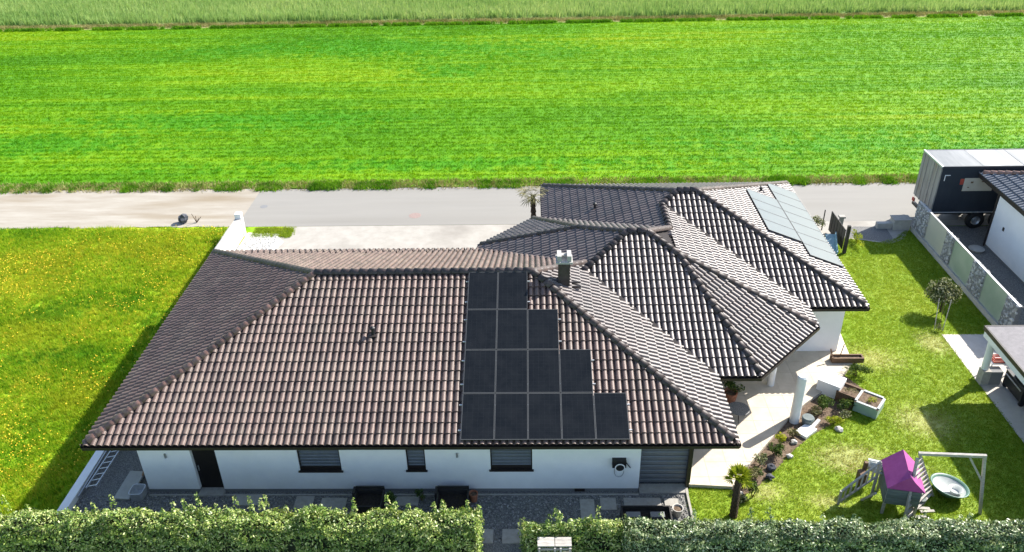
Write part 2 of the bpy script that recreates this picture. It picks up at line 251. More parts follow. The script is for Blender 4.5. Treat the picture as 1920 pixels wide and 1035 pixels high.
class MB:
    def __init__(s): s.v = []; s.f = []; s.t = []
    def add(s, vs, fs, t=0.5):
        k = len(s.v); s.v += [tuple(v) for v in vs]; s.f += [tuple(i + k for i in f) for f in fs]; s.t += [t] * len(fs); return s
    def box(s, c, size, rz=0, t=0.5, tilt=None):
        hx, hy, hz = size[0] / 2, size[1] / 2, size[2] / 2
        m = Matrix.Rotation(rz, 3, 'Z') if not isinstance(rz, Matrix) else rz
        if tilt is not None: m = m @ tilt
        vs = [Vector(c) + m @ Vector((x * hx, y * hy, z * hz)) for z in (-1, 1) for x, y in ((-1, -1), (1, -1), (1, 1), (-1, 1))]
        return s.add(vs, [(3, 2, 1, 0), (4, 5, 6, 7), (0, 1, 5, 4), (1, 2, 6, 5), (2, 3, 7, 6), (3, 0, 4, 7)], t)
    def bx(s, x0, x1, y0, y1, z0, z1, t=0.5): return s.box(((x0 + x1) / 2, (y0 + y1) / 2, (z0 + z1) / 2), (x1 - x0, y1 - y0, z1 - z0), 0, t)
    def cyl(s, a, b, r0, r1=None, n=10, t=0.5, cap=True):
        a = Vector(a); b = Vector(b); r1 = r0 if r1 is None else r1
        d = (b - a).normalized(); u = d.orthogonal().normalized(); w = d.cross(u)
        vs = []
        for p, r in ((a, r0), (b, r1)):
            for i in range(n):
                q = 2 * math.pi * i / n; vs.append(p + r * (math.cos(q) * u + math.sin(q) * w))
        fs = [(i, (i + 1) % n, n + (i + 1) % n, n + i) for i in range(n)]
        if cap: fs += [tuple(range(n - 1, -1, -1)), tuple(range(n, 2 * n))]
        return s.add(vs, fs, t)
    def bar(s, a, b, w, h=None, t=0.5):
        a = Vector(a); b = Vector(b); h = w if h is None else h
        d = (b - a).normalized(); up = Vector((0, 0, 1)) if abs(d.z) < 0.95 else Vector((0, 1, 0))
        x = d.cross(up).normalized(); y = x.cross(d)
        vs = [p + sx * w / 2 * x + sy * h / 2 * y for p in (a, b) for sx, sy in ((-1, -1), (1, -1), (1, 1), (-1, 1))]
        return s.add(vs, [(3, 2, 1, 0), (4, 5, 6, 7), (0, 1, 5, 4), (1, 2, 6, 5), (2, 3, 7, 6), (3, 0, 4, 7)], t)
    def tube(s, pts, r, n=6, t=0.5):
        for a, b in zip(pts[:-1], pts[1:]): s.cyl(a, b, r, r, n, t)
        return s
    def lathe(s, c, prof, n=16, t=0.5, m=None):
        c = Vector(c); vs = []
        for (r, z) in prof:
            for i in range(n):
                q = 2 * math.pi * i / n; p = Vector((r * math.cos(q), r * math.sin(q), z))
                vs.append(c + (m @ p if m else p))
        fs = [(k * n + i, k * n + (i + 1) % n, (k + 1) * n + (i + 1) % n, (k + 1) * n + i) for k in range(len(prof) - 1) for i in range(n)]
        return s.add(vs, fs, t)
    def prism(s, poly, z0, z1, t=0.5):
        n = len(poly); vs = [(x, y, z0) for x, y in poly] + [(x, y, z1) for x, y in poly]
        return s.add(vs, [tuple(range(n - 1, -1, -1)), tuple(range(n, 2 * n))] + [(i, (i + 1) % n, n + (i + 1) % n, n + i) for i in range(n)], t)
    def blob(s, c, r, seed=0, sub=2, rough=0.25, t=0.5):
        bm = bmesh.new(); bmesh.ops.create_icosphere(bm, subdivisions=sub, radius=1)
        k = len(s.v); rr = r if hasattr(r, '__len__') else (r, r, r)
        for v in bm.verts:
            q = v.co.normalized(); f = 1 + rough * noise.noise(q * 1.7 + Vector((seed * 3.1, seed, 0)))
            s.v.append((c[0] + q.x * rr[0] * f, c[1] + q.y * rr[1] * f, c[2] + q.z * rr[2] * f))
        for f in bm.faces: s.f.append(tuple(k + v.index for v in f.verts)); s.t.append(t)
        bm.free(); return s
    def obj(s, name, mat, parent=None, org=None, smooth=False):
        off = ORG[parent.name] if parent is not None else (org or (0, 0, 0))
        return link(name, me(name, s.v, s.f, mat, smooth, s.t, off), parent, org)
def top(mb, name, mat, label, cat, org=None, group=None, smooth=False):
    """a thing that is one mesh"""
    if org is None:
        a = np.array(mb.v); org = (float((a[:, 0].min() + a[:, 0].max()) / 2), float((a[:, 1].min() + a[:, 1].max()) / 2), float(a[:, 2].min()))
    return tag(mb.obj(name, mat, None, org, smooth), label, cat, group)
def struct(mb, name, mat, label, smooth=False): return tag(mb.obj(name, mat, None, None, smooth), label, None, None, 'structure')
def sheet(name, poly, z, mat, label):
    return struct(MB().add([(x, y, z) for x, y in poly], [tuple(range(len(poly)))]), name, mat, label)
def wavy(x0, x1, y0, y1, step, amp, seed, side):
    """sheet outline with uneven long edges (side: which of 'n','s' wander)"""
    n = max(2, int((x1 - x0) / step)); lo = []; hi = []
    for i in range(n + 1):
        x = x0 + (x1 - x0) * i / n
        w = amp * (noise.noise(Vector((x * 0.5, seed, 0))) + 0.6 * noise.noise(Vector((x * 1.9, seed + 5, 0))))
        w2 = amp * (noise.noise(Vector((x * 0.5, seed + 9, 0))) + 0.6 * noise.noise(Vector((x * 1.9, seed + 14, 0))))
        lo.append((x, y0 + (w if 's' in side else 0))); hi.append((x, y1 + (w2 if 'n' in side else 0)))
    return lo + hi[::-1]
def copy_tree(o, parent=None):
    c = o.copy(); COL.objects.link(c); c.parent = parent
    if o.name in ORG: ORG[c.name] = ORG[o.name]
    for ch in list(o.children): copy_tree(ch, c)
    return c

def blades(name, pts, h, w, mat, label, n=5, spread=0.05, lean=0.5, hv=0.4, kind='stuff', tintc=None, ck=0.6):
    """many leaf blades as one mesh: each clump point grows n single-triangle blades"""
    P = np.asarray(pts, dtype=np.float64); K = len(P)
    hh = np.repeat(h if np.ndim(h) else np.full(K, h), n)
    B = np.repeat(P, n, axis=0); m = len(B)
    ang = NR.uniform(0, 2 * np.pi, m); B = B.copy()
    B[:, 0] += NR.normal(0, spread, m); B[:, 1] += NR.normal(0, spread, m)
    H = hh * NR.uniform(1 - hv, 1 + hv, m)
    L = NR.uniform(0.1, 1, m) * lean * H; a2 = NR.uniform(0, 2 * np.pi, m)
    W = w * NR.uniform(0.6, 1.3, m)
    V = np.empty((m, 3, 3))
    V[:, 0, 0] = B[:, 0] - np.cos(ang) * W / 2; V[:, 0, 1] = B[:, 1] - np.sin(ang) * W / 2; V[:, 0, 2] = B[:, 2]
    V[:, 1, 0] = B[:, 0] + np.cos(ang) * W / 2; V[:, 1, 1] = B[:, 1] + np.sin(ang) * W / 2; V[:, 1, 2] = B[:, 2]
    V[:, 2, 0] = B[:, 0] + np.cos(a2) * L; V[:, 2, 1] = B[:, 1] + np.sin(a2) * L; V[:, 2, 2] = B[:, 2] + H
    ct = NR.uniform(0, 1, K) if tintc is None else tintc
    T = np.clip(np.repeat(ct, n) * ck + NR.uniform(0, 1, m) * (1 - ck), 0, 1)
    o = link(name, rawmesh(name, V.reshape(-1, 3), 3, mat, T))
    return tag(o, label, None, None, kind)
def rawmesh(name, V, k, mat, T):
    d = bpy.data.meshes.new(name); nf = len(V) // k
    d.vertices.add(len(V)); d.vertices.foreach_set('co', V.astype(np.float32).ravel())
    d.loops.add(len(V)); d.loops.foreach_set('vertex_index', np.arange(len(V), dtype=np.int32))
    d.polygons.add(nf); d.polygons.foreach_set('loop_start', np.arange(0, nf * k, k, dtype=np.int32))
    try: d.polygons.foreach_set('loop_total', np.full(nf, k, dtype=np.int32))
    except Exception: pass
    a = d.attributes.new('tint', 'FLOAT', 'FACE'); a.data.foreach_set('value', T.astype(np.float32))
    d.materials.append(mat); d.update(calc_edges=True); d.validate(); return d
def leaves(cent, nrm, size, asp, mat_t, jitter=0.7):
    """leaf quads (rhombi) at points with rough normals -> verts (n*4,3)"""
    m = len(cent)
    nn = nrm + NR.normal(0, jitter, (m, 3)); nn /= np.linalg.norm(nn, axis=1)[:, None] + 1e-9
    r = NR.normal(0, 1, (m, 3)); u = np.cross(nn, r); u /= np.linalg.norm(u, axis=1)[:, None] + 1e-9
    w = np.cross(nn, u)
    s = size * NR.uniform(0.65, 1.25, m)[:, None]
    V = np.empty((m, 4, 3))
    V[:, 0] = cent - u * s / 2; V[:, 1] = cent + w * s * asp / 2 + u * s * 0.05; V[:, 2] = cent + u * s / 2; V[:, 3] = cent - w * s * asp / 2 + u * s * 0.05
    return V.reshape(-1, 3)
def leafobj(name, cent, nrm, size, asp, mat, parent=None, T=None, jitter=0.7):
    off = np.array(ORG[parent.name]) if parent is not None else np.zeros(3)
    V = leaves(np.asarray(cent), np.asarray(nrm), size, asp, None, jitter) - off
    if T is None: T = NR.uniform(0, 1, len(cent))
    return link(name, rawmesh(name, V, 4, mat, T), parent)
def crown_pts(c, r, n, seed, shell=0.55, clumps=9):
    """points through an uneven crown volume, gathered in clumps"""
    rg = np.random.default_rng(seed); cs = []
    for i in range(clumps):
        d = rg.normal(0, 1, 3); d /= np.linalg.norm(d); d[2] = abs(d[2]) * 0.9 - 0.15
        cs.append(d * rg.uniform(0.35, 0.8))
    cs = np.array(cs); k = rg.integers(0, clumps, n)
    d = rg.normal(0, 1, (n, 3)); d /= np.linalg.norm(d, axis=1)[:, None]
    p = cs[k] + d * (rg.uniform(0, 1, n) ** (1 / 3))[:, None] * 0.42
    return p * np.array(r) + np.array(c), d

# ================================================================== SETTING: ground sheets
sheet('ground', [(-900, -60), (900, -60), (900, 2500), (-900, 2500)], -0.06, M['field'], 'wide green land under and beyond everything')
FY0, FY1 = 49.95, 93.6
sheet('field', wavy(-160, 160, FY0, FY1, 0.5, 0.22, 3, 's'), -0.004, M['field'], 'bright green young crop field in faint long rows')
sheet('field_border', wavy(-200, 200, 93.4, 95.7, 0.5, 0.2, 5, ''), -0.012, M['drygrass'], 'pale dry grass strip between the two fields')
sheet('grain_field', [(-260, 95.6), (260, 95.6), (700, 1500), (-700, 1500)], 0.0, M['grain'], 'bluish green taller grain field along the top of the view')
sheet('asphalt_road', wavy(-17.9, 160, 44.3, 49.75, 0.6, 0.12, 1, 'n'), 0.004, M['asphalt'], 'pale grey asphalt lane along the field')
sheet('gravel_track', wavy(-160, -17.7, 44.35, 49.9, 0.45, 0.3, 2, 'ns'), 0.0, M['track'], 'pale beige gravel track continuing the lane')
sheet('driveway', [(-15.0, 33.0), (3.0, 33.0), (3.0, 44.28), (-15.0, 44.28)], 0.0, M['drive'], 'pale concrete forecourt between house and lane')
sheet('roadside_paving', [(15.6, 42.2), (18.6, 42.0), (20.2, 41.4), (21.2, 42.0), (22.2, 43.6), (60, 43.6), (60, 44.32), (3.0, 44.32), (3.0, 42.5)], 0.0, M['drive'], 'beige paved strip at the near edge of the lane')
sheet('meadow', wavy(-160, -17.15, -20, 44.4, 0.45, 0.28, 8, 'n'), -0.02, M['meadow'], 'long grass meadow with dandelions left of the house')
LAWN = [(5.62, 17.0), (40, 17.0), (40, 24.0), (19.25, 24.0), (19.25, 32.45), (22.1, 32.45), (22.1, 43.4), (20.6, 42.0), (19.6, 41.6), (18.4, 42.0), (17.6, 42.4), (15.0, 42.6), (14.6, 34.0), (5.62, 22.4)]
sheet('lawn', LAWN, -0.015, M['lawn'], 'mown yellowish garden lawn right of the house')
sheet('gravel_yard', [(-17.15, 15.0), (5.62, 15.0), (5.62, 24.0), (-14.0, 24.0), (-14.0, 44.0), (-17.15, 44.0)], -0.01, M['gravel'], 'dark gravel yard in front of the house')
sheet('verge', [(-17.2, 42.0), (-14.2, 42.0), (-14.2, 44.3), (-17.2, 44.3)], -0.006, M['meadow'], 'thin grass corner at the forecourt')
sheet('neighbour_yard', [(22.1, 24), (60, 24), (60, 43.55), (22.1, 43.55)], -0.013, M['gravel'], 'dark shaded neighbouring yard behind the gabion fence')
sheet('carport_paving', [(19.25, 15), (40, 15), (40, 32.45), (19.25, 32.45)], 0.004, M['paving'], 'pale paved floor under and beside the carport')
sheet('rear_paving', [(22.1, 24), (30, 24), (30, 32.6), (22.1, 32.6)], 0.012, M['drive'], 'beige paving behind the end of the gabion fence')
# soil bed along the terrace
sheet('planting_bed', [(7.35, 21.9), (8.3, 22.6), (9.3, 23.6), (10.2, 24.6), (11.2, 25.5), (12.3, 26.2), (13.2, 27.0), (14.2, 28.4), (13.6, 29.6), (12.0, 28.0), (10.2, 26.4), (8.6, 24.2), (7.35, 22.7)], -0.006, M['soil'], 'brown planting bed along the terrace edge')
sheet('gravel_corner', [(17.3, 42.5), (20.2, 41.6), (20.6, 42.1), (20.7, 43.5), (18.9, 43.6)], 0.006, M['gravel'], 'grey gravel corner by the end of the fence')

# ================================================================== HOUSE
T22 = 0.39760; CA, SA = math.cos(math.atan(T22)), math.sin(math.atan(T22)); ZE = 3.042
house = empty('house', (-4.0, 29.0, 0), 'white bungalow with brown tiled hip roofs and dark gutters', 'house')
A0, A1, B0 = -15.741, 6.999, 21.618; HD = 6.979; BR = B0 + HD; BR2 = B0 + 2 * HD
C0, C1, D0, D1 = -2.62, 11.82, 25.37, 38.91; DR = (D0 + D1) / 2; HW = DR - D0
E0, E1, F0, F1 = 0.59, 14.40, 30.19, 43.05; FR = (F0 + F1) / 2; HE = FR - F0
RX4 = (E0 + C1) / 2
# apex of the two cut corners of the middle roof
def apex(p, q, hip0, hdir):
    p = Vector(p); q = Vector(q); d = (q - p).normalized(); nrm = Vector((-d.y, d.x))
    h0 = Vector(hip0)
    if (h0 - p).dot(nrm) < 0: nrm = -nrm
    # height on hip at t : HW - t ; distance on cut plane
    lo, hi = 0, HW
    for _ in range(60):
        t = (lo + hi) / 2; c = h0 + t * Vector(hdir)
        if (c - p).dot(nrm) > HW - t: lo = t
        else: hi = t
    c = h0 + lo * Vector(hdir); return (c.x, c.y)
P1, P2 = (8.66, D0), (C1, 28.72); Q1, Q2 = (C0, 36.0), (0.08, D1)
AP = apex(P1, P2, (C1 - HW, DR), (1, -1)); AQ = apex(Q1, Q2, (C0 + HW, DR), (-1, 1))
def nrm2(p, q, inside):
    d = (Vector(q) - Vector(p)).normalized(); n = Vector((-d.y, d.x))
    return n if (Vector(inside) - Vector(p)).dot(n) > 0 else -n
FACES = []   # name, eave point, up-slope plan direction, plan polygon
def face(nm, p, up, poly): FACES.append((nm, Vector((p[0], p[1])), Vector(up).normalized(), [Vector(q) for q in poly]))
MR0, MR1 = (A0 + HD, BR), (A1 - HD, BR)
face('front', (A0, B0), (0, 1), [(A0, B0), (A1, B0), MR1, MR0])
face('left', (A0, B0), (1, 0), [(A0, BR2), (A0, B0), MR0])
face('rear', (A0, BR2), (0, -1), [(A1, BR2), (A0, BR2), MR0, MR1])
face('right', (A1, B0), (-1, 0), [(A1, B0), (A1, BR2), MR1])
WR0, WR1 = (C0 + HW, DR), (C1 - HW, DR)
face('middle_front', (C0, D0), (0, 1), [(C0, D0), P1, AP, WR1, WR0])
face('middle_left', (C0, D0), (1, 0), [Q1, (C0, D0), WR0, AQ])
face('middle_rear', (C0, D1), (0, -1), [(C1, D1), Q2, AQ, WR0, WR1])
jx = RX4; jy = DR + (RX4 - WR1[0])
face('middle_right', (C1, D0), (-1, 0), [AP, P2, (C1, 29.5), (jx, 29.5 + (C1 - jx)), (jx, jy), WR1][0:3] + [(jx, 29.5 + (C1 - jx) * 0 + 3.78), (jx, jy), WR1])
FACES.pop()
face('middle_right', (C1, D0), (-1, 0), [AP, P2, (C1, 29.0), (jx, jy + 0.4), (jx, jy), WR1])
face('link_right', (C1, D0), (-1, 0), [(C1, 29.0), (C1, 31.0), (jx, 37.0), (jx, jy + 0.4)])
face('canopy', P1, nrm2(P1, P2, AP), [P1, P2, AP])
face('porch', Q1, nrm2(Q1, Q2, AQ), [Q2, Q1, AQ])
VR0, VR1 = (E0 + HE, FR), (E1 - HE, FR)
gx_, gy_ = RX4, F0 + (RX4 - E0)
face('far_left', (E0, F0), (1, 0), [(E0, F1), (E0, D1 - 0.6), (jx, DR + 0.8), (jx, FR + 0.01), VR0])
FACES.pop()
face('far_left', (E0, F0), (1, 0), [(E0, F1), (E0, D1 - 0.8), (jx, jy - 0.8), (jx, F1 - (jx - E0))])
face('far_peak', (E0, F0), (1, 0), [(jx, F1 - (jx - E0)), (jx, gy_), VR0])
face('far_front', (E0, F0), (0, 1), [(C1 - 0.9, F0), (E1, F0), VR1, VR0, (jx, gy_)])
face('far_rear', (E0, F1), (0, -1), [(E1, F1), (E0, F1), VR0, VR1])
face('far_right', (E1, F0), (-1, 0), [(E1, F0), (E1, F1), VR1])

def inpoly(poly, x, y, pad=0.0):
    n = len(poly); ar = sum(poly[i].x * poly[(i + 1) % n].y - poly[(i + 1) % n].x * poly[i].y for i in range(n))
    s = 1 if ar > 0 else -1
    for i in range(n):
        a, b = poly[i], poly[(i + 1) % n]; d = (b - a).normalized()
        if s * (d.x * (y - a.y) - d.y * (x - a.x)) < -pad: return False
    return True
def zface(f, x, y): return ZE + T22 * ((x - f[1].x) * f[2].x + (y - f[1].y) * f[2].y)
def roof_z(x, y, skip=None):
    z = -9
    for f in FACES:
        if f[0] != skip and inpoly(f[3], x, y): z = max(z, zface(f, x, y))
    return z
TW, TL = 0.2434, 0.4236; TH = 0.046
PROF = [(0.0, -0.004), (0.045, 0.040), (0.15, 0.068), (0.39, 0.084), (0.61, 0.068), (0.715, 0.036), (0.755, -0.016), (1.0, -0.024)]
def tile_local():
    vs = []; fs = []; n = len(PROF)
    for (y, dz) in ((0.0, TH), (TL + 0.05, -0.004)):
        for (x, z) in PROF: vs.append((x * TW, y, z * 0.95 + dz))
    for (x, z) in PROF: vs.append((x * TW, 0.012, max(z * 0.95 + TH - 0.055, -0.02)))
    for (x, z) in PROF: vs.append((x * TW, 0.0, z * 0.95 + TH))
    for i in range(n - 1):
        fs.append((i, i + 1, n + i + 1, n + i)); fs.append((2 * n + i, 2 * n + i + 1, 3 * n + i + 1, 3 * n + i))
    return vs, fs
TV, TF = tile_local()
TILE_MESH = []
for k in range(6):
    d = me('tile', TV, TF, M['tile'], False, [k / 5.0] * len(TF))
    d.polygons.foreach_set('use_smooth', [True] * len(d.polygons))
    TILE_MESH.append(d)
def build_face(f, root, mat, meshes, nkeep=0, hidden=True, zfun=None, ze=ZE):
    nm, p, up, poly = f
    right = Vector((up.y, -up.x))
    X = Vector((right.x, right.y, 0)); Y = Vector((up.x * CA, up.y * CA, SA)); N = X.cross(Y)
    O = Vector((p.x, p.y, ze))
    if poly[0] is None: return
    us = [(q - p).dot(right) for q in poly]; vs_ = [(q - p).dot(up) / CA for q in poly]
    slope = MB()
    def P3(q, off): return O + X * (q - p).dot(right) + Y * ((q - p).dot(up) / CA) + N * off
    n = len(poly)
    slope.add([P3(q, -0.02) for q in poly] + [P3(q, -0.14) for q in poly], [tuple(range(n)), tuple(range(2 * n - 1, n - 1, -1))] + [(i, n + i, n + (i + 1) % n, (i + 1) % n) for i in range(n)])
    so = slope.obj('roof_slope', M['roofbed'], root)
    j1 = int(math.ceil(max(vs_) / TL)) + 1; i0 = int(math.floor(min(us) / TW)) - 1; i1 = int(math.ceil(max(us) / TW)) + 1
    full = []; cut = MB(); rest = MB()
    for j in range(-0 if min(vs_) > -0.1 else 0, j1):
        for i in range(i0, i1):
            q = []
            for (a, b) in ((0, 0), (1, 0), (1, 1), (0, 1)):
                w = p + right * ((i + a) * TW) + up * ((j + b) * TL * CA); q.append(w)
            c = (q[0] + q[2]) / 2
            if not inpoly(poly, c.x, c.y, 0.3): continue
            if hidden and roof_z(c.x, c.y, nm) > zface(f, c.x, c.y) + 0.16: continue
            ins = all(inpoly(poly, w.x, w.y, 0.005) for w in q)
            t = min(1, max(0, RND.gauss(0.5, 0.26)))
            loc = O + X * (i * TW) + Y * (j * TL - 0.05) + N * (RND.uniform(-0.003, 0.003))
            if ins: full.append((j, i, loc, t))
            else: cut.add([loc + X * v[0] + Y * v[1] + N * v[2] for v in TV], TF, t)
    full.sort(key=lambda r: r[0])
    Rm = Matrix(((X.x, Y.x, N.x), (X.y, Y.y, N.y), (X.z, Y.z, N.z)))
    for k, (j, i, loc, t) in enumerate(full):
        if k < nkeep:
            o = bpy.data.objects.new('tile', meshes[min(5, int(t * 6))]); COL.objects.link(o); o.parent = so
            o.matrix_local = Matrix.Translation(loc - ORG[so.name]) @ Rm.to_4x4()
        else: rest.add([loc + X * v[0] + Y * v[1] + N * v[2] for v in TV], TF, t)
    if cut.v:
        bm = bmesh.new(); d = me('x', cut.v, cut.f, mat, False, cut.t); bm.from_mesh(d); bpy.data.meshes.remove(d)
        ar = sum(poly[i].x * poly[(i + 1) % n].y - poly[(i + 1) % n].x * poly[i].y for i in range(n)); s = 1 if ar > 0 else -1
        for i in range(n):
            a, b = poly[i], poly[(i + 1) % n]; dd = (b - a).normalized(); nv = Vector((dd.y, -dd.x, 0)) * s
            mid = (a + b) / 2
            if (a - p).dot(up) < 0.01 and (b - p).dot(up) < 0.01: continue   # eave edge
            bmesh.ops.bisect_plane(bm, geom=bm.verts[:] + bm.edges[:] + bm.faces[:], plane_co=Vector((a.x, a.y, 0)), plane_no=nv, clear_outer=True, dist=1e-4)
        d = bpy.data.meshes.new('t'); bm.to_mesh(d)
        k0 = len(rest.v); ta = d.attributes['tint'].data if 'tint' in d.attributes else None
        rest.v += [tuple(v.co) for v in d.vertices]
        for q in d.polygons:
            rest.f.append(tuple(k0 + w for w in q.vertices)); rest.t.append(ta[q.index].value if ta else 0.5)
        bm.free(); bpy.data.meshes.remove(d)
    if rest.v:
        o = rest.obj('roof_tiles', mat, so, smooth=True); o['kind'] = 'stuff'
    return so
for f in FACES:
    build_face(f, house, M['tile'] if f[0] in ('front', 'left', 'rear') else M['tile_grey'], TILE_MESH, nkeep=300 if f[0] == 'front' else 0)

# ridge and hip caps --------------------------------------------------
def cap_mesh(k, mt='ridge'):
    vs = []; fs = []; n = 7
    for (y, r) in ((0.0, 0.172), (0.36, 0.145), (0.43, 0.138)):
        for i in range(n):
            a = math.pi * (0.02 + 0.96 * i / (n - 1)); vs.append((r * math.cos(a), y, r * math.sin(a) * 0.95 - 0.03))
    for r in range(2):
        for i in range(n - 1): fs.append((r * n + i, r * n + i + 1, (r + 1) * n + i + 1, (r + 1) * n + i))
    k0 = len(vs)
    for i in range(n):
        a = math.pi * (0.02 + 0.96 * i / (n - 1)); vs.append((0.13 * math.cos(a), 0.02, 0.13 * math.sin(a) * 0.9 - 0.04))
    for i in range(n - 1): fs.append((k0 + i, k0 + i + 1, i + 1, i))
    d = me('ridge_tile', vs, fs, M[mt], True, [k / 4.0] * len(fs)); return d
CAPS = [cap_mesh(k) for k in range(5)]; DCAPS = [cap_mesh(k, 'ridge_shaded') for k in range(5)]
def ridge_line(a, b, root, mat=None, meshes=CAPS, z0=0.05, vis=True):
    a = Vector(a) + Vector((0, 0, z0)); b = Vector(b) + Vector((0, 0, z0))
    d = (b - a); L = d.length; d.normalize(); x = d.cross(Vector((0, 0, 1))).normalized(); z = x.cross(d)
    bed = MB().bar(a - z * 0.02, b - z * 0.02, 0.25, 0.10).obj('ridge_bed', M['roofbed'], root)
    n = max(1, int(round(L / 0.365))); st = L / n
    Rm = Matrix(((x.x, d.x, z.x), (x.y, d.y, z.y), (x.z, d.z, z.z)))
    tilt = Matrix.Rotation(rad(-2.5), 3, 'X')
    for i in range(n):
        o = bpy.data.objects.new('ridge_tile', meshes[RND.randrange(5)]); COL.objects.link(o); o.parent = bed
        loc = a + d * (i * st) + z * 0.03
        w = Matrix.Rotation(rad(RND.uniform(-1.6, 1.6)), 3, 'Z')
        o.matrix_local = Matrix.Translation(loc - ORG[bed.name]) @ (Rm @ tilt @ w).to_4x4()
def z3(p): return (p[0], p[1], 0)
def hz(p, h): return (p[0], p[1], ZE + h * T22)
E_ = lambda x, y: (x, y, ZE + 0.02)
ridge_line(E_(A0 + 0.1, B0 + 0.1), hz(MR0, HD), house)
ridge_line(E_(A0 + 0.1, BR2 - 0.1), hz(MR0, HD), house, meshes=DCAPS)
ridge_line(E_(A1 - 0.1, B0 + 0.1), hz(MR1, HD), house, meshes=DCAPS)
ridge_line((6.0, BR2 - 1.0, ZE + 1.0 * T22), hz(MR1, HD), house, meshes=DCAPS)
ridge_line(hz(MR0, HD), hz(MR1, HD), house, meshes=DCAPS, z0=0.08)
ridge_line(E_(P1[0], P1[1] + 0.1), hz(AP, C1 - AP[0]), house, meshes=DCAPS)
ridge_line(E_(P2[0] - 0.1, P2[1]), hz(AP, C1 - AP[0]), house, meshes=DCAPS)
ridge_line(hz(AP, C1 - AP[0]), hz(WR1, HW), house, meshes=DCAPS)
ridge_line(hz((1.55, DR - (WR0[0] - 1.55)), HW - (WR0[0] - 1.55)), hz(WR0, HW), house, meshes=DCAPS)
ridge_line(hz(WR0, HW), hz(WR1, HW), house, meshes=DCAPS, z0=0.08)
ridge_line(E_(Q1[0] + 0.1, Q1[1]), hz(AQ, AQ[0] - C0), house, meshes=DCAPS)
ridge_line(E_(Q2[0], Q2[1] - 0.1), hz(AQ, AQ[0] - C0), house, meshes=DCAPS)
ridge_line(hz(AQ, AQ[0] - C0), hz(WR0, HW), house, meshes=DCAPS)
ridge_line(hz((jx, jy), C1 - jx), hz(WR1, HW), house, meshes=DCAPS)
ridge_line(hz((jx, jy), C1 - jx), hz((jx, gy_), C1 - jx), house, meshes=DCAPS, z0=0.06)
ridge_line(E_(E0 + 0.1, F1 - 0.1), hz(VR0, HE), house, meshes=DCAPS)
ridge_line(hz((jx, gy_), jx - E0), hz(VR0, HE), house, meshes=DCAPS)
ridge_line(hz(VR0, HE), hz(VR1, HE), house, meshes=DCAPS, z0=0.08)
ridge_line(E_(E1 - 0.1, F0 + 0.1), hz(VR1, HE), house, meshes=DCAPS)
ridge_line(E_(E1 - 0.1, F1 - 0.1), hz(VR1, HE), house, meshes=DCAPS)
# valley gutters ------------------------------------------------------
def valley(a, b):
    MB().bar(Vector(a) + Vector((0, 0, 0.085)), Vector(b) + Vector((0, 0, 0.085)), 0.19, 0.03).obj('valley_gutter', M['roofbed'], house)
va = (A1, D0); L_ = 0.5 * 0
valley((A1, D0 + 0.0, ZE), (A1 - 5.0, D0 + 5.0, ZE + 5.0 * T22))
valley((C1, F0, ZE), (jx + 0.05, gy_, ZE + (gy_ - F0) * T22))
# eaves: fascia boards, soffits, gutters
OUT = [(A0, B0), (A1, B0), (A1, D0), P1, P2, (C1, F0), (E1, F0), (E1, F1), (E0, F1), (E0, D1), Q2, Q1, (C0, BR2), (A0, BR2)]
def gutter(a, b):
    a = Vector((*a, 0)); b = Vector((*b, 0)); d = (b - a).normalized(); o = Vector((d.y, -d.x, 0))
    mb = MB(); prof = [(0.0, 0.0), (0.005, -0.12), (0.05, -0.185), (0.115, -0.14), (0.13, -0.01), (0.115, -0.012), (0.10, -0.12), (0.05, -0.16), (0.017, -0.11), (0.012, -0.005)]
    vs = []
    for q in (a - d * 0.05, b + d * 0.05):
        for (u, z) in prof: vs.append(q + o * (u - 0.01) + Vector((0, 0, ZE - 0.02 + z)))
    n = len(prof); mb.add(vs, [(i, i + 1, n + i + 1, n + i) for i in range(n - 1)] + [(n - 1, 0, n, 2 * n - 1)])
    return mb.obj('gutter', M['fascia'], house)
for a, b in zip(OUT, OUT[1:] + OUT[:1]):
    gutter(a, b)
    av = Vector((*a, 0)); bv = Vector((*b, 0)); d = (bv - av).normalized(); inn = Vector((-d.y, d.x, 0))
    MB().bar(av + inn * 0.06 + Vector((0, 0, ZE - 0.15)), bv + inn * 0.06 + Vector((0, 0, ZE - 0.15)), 0.03, 0.2).obj('fascia', M['fascia'], house)
def soffit(poly): MB().prism(poly, ZE - 0.245, ZE - 0.215).obj('soffit', M['white'], house)
soffit([(A0 + .08, B0 + .08), (A1 - .08, B0 + .08), (A1 - .08, BR2 - .08), (A0 + .08, BR2 - .08)])
soffit([(A1 - .06, D0 + .08), (P1[0], D0 + .08), (P2[0] - .08, P2[1]), (C1 - .08, F0 - .02), (A1 - .06, F0 - .02)])
soffit([(A1 - .06, F0 + .06), (E1 - .08, F0 + .06), (E1 - .08, F1 - .08), (E0 + .08, F1 - .08), (E0 + .08, BR2 + .03), (A1 - .06, BR2 + .03)])
# snow-guard hooks along the rear eave (two staggered rows)
sg = MB()
for r in range(3):
    for i in range(66):
        x = A0 + 2.0 + i * 0.29 + (r % 2) * 0.145
        if x > 2.4: continue
        y = BR2 - 0.25 - r * 0.42; z = ZE + (BR2 - y) * T22 + 0.10
        sg.box((x, y, z), (0.05, 0.10, 0.10))
sg.obj('snow_guard', M['fascia'], house)['kind'] = 'stuff'

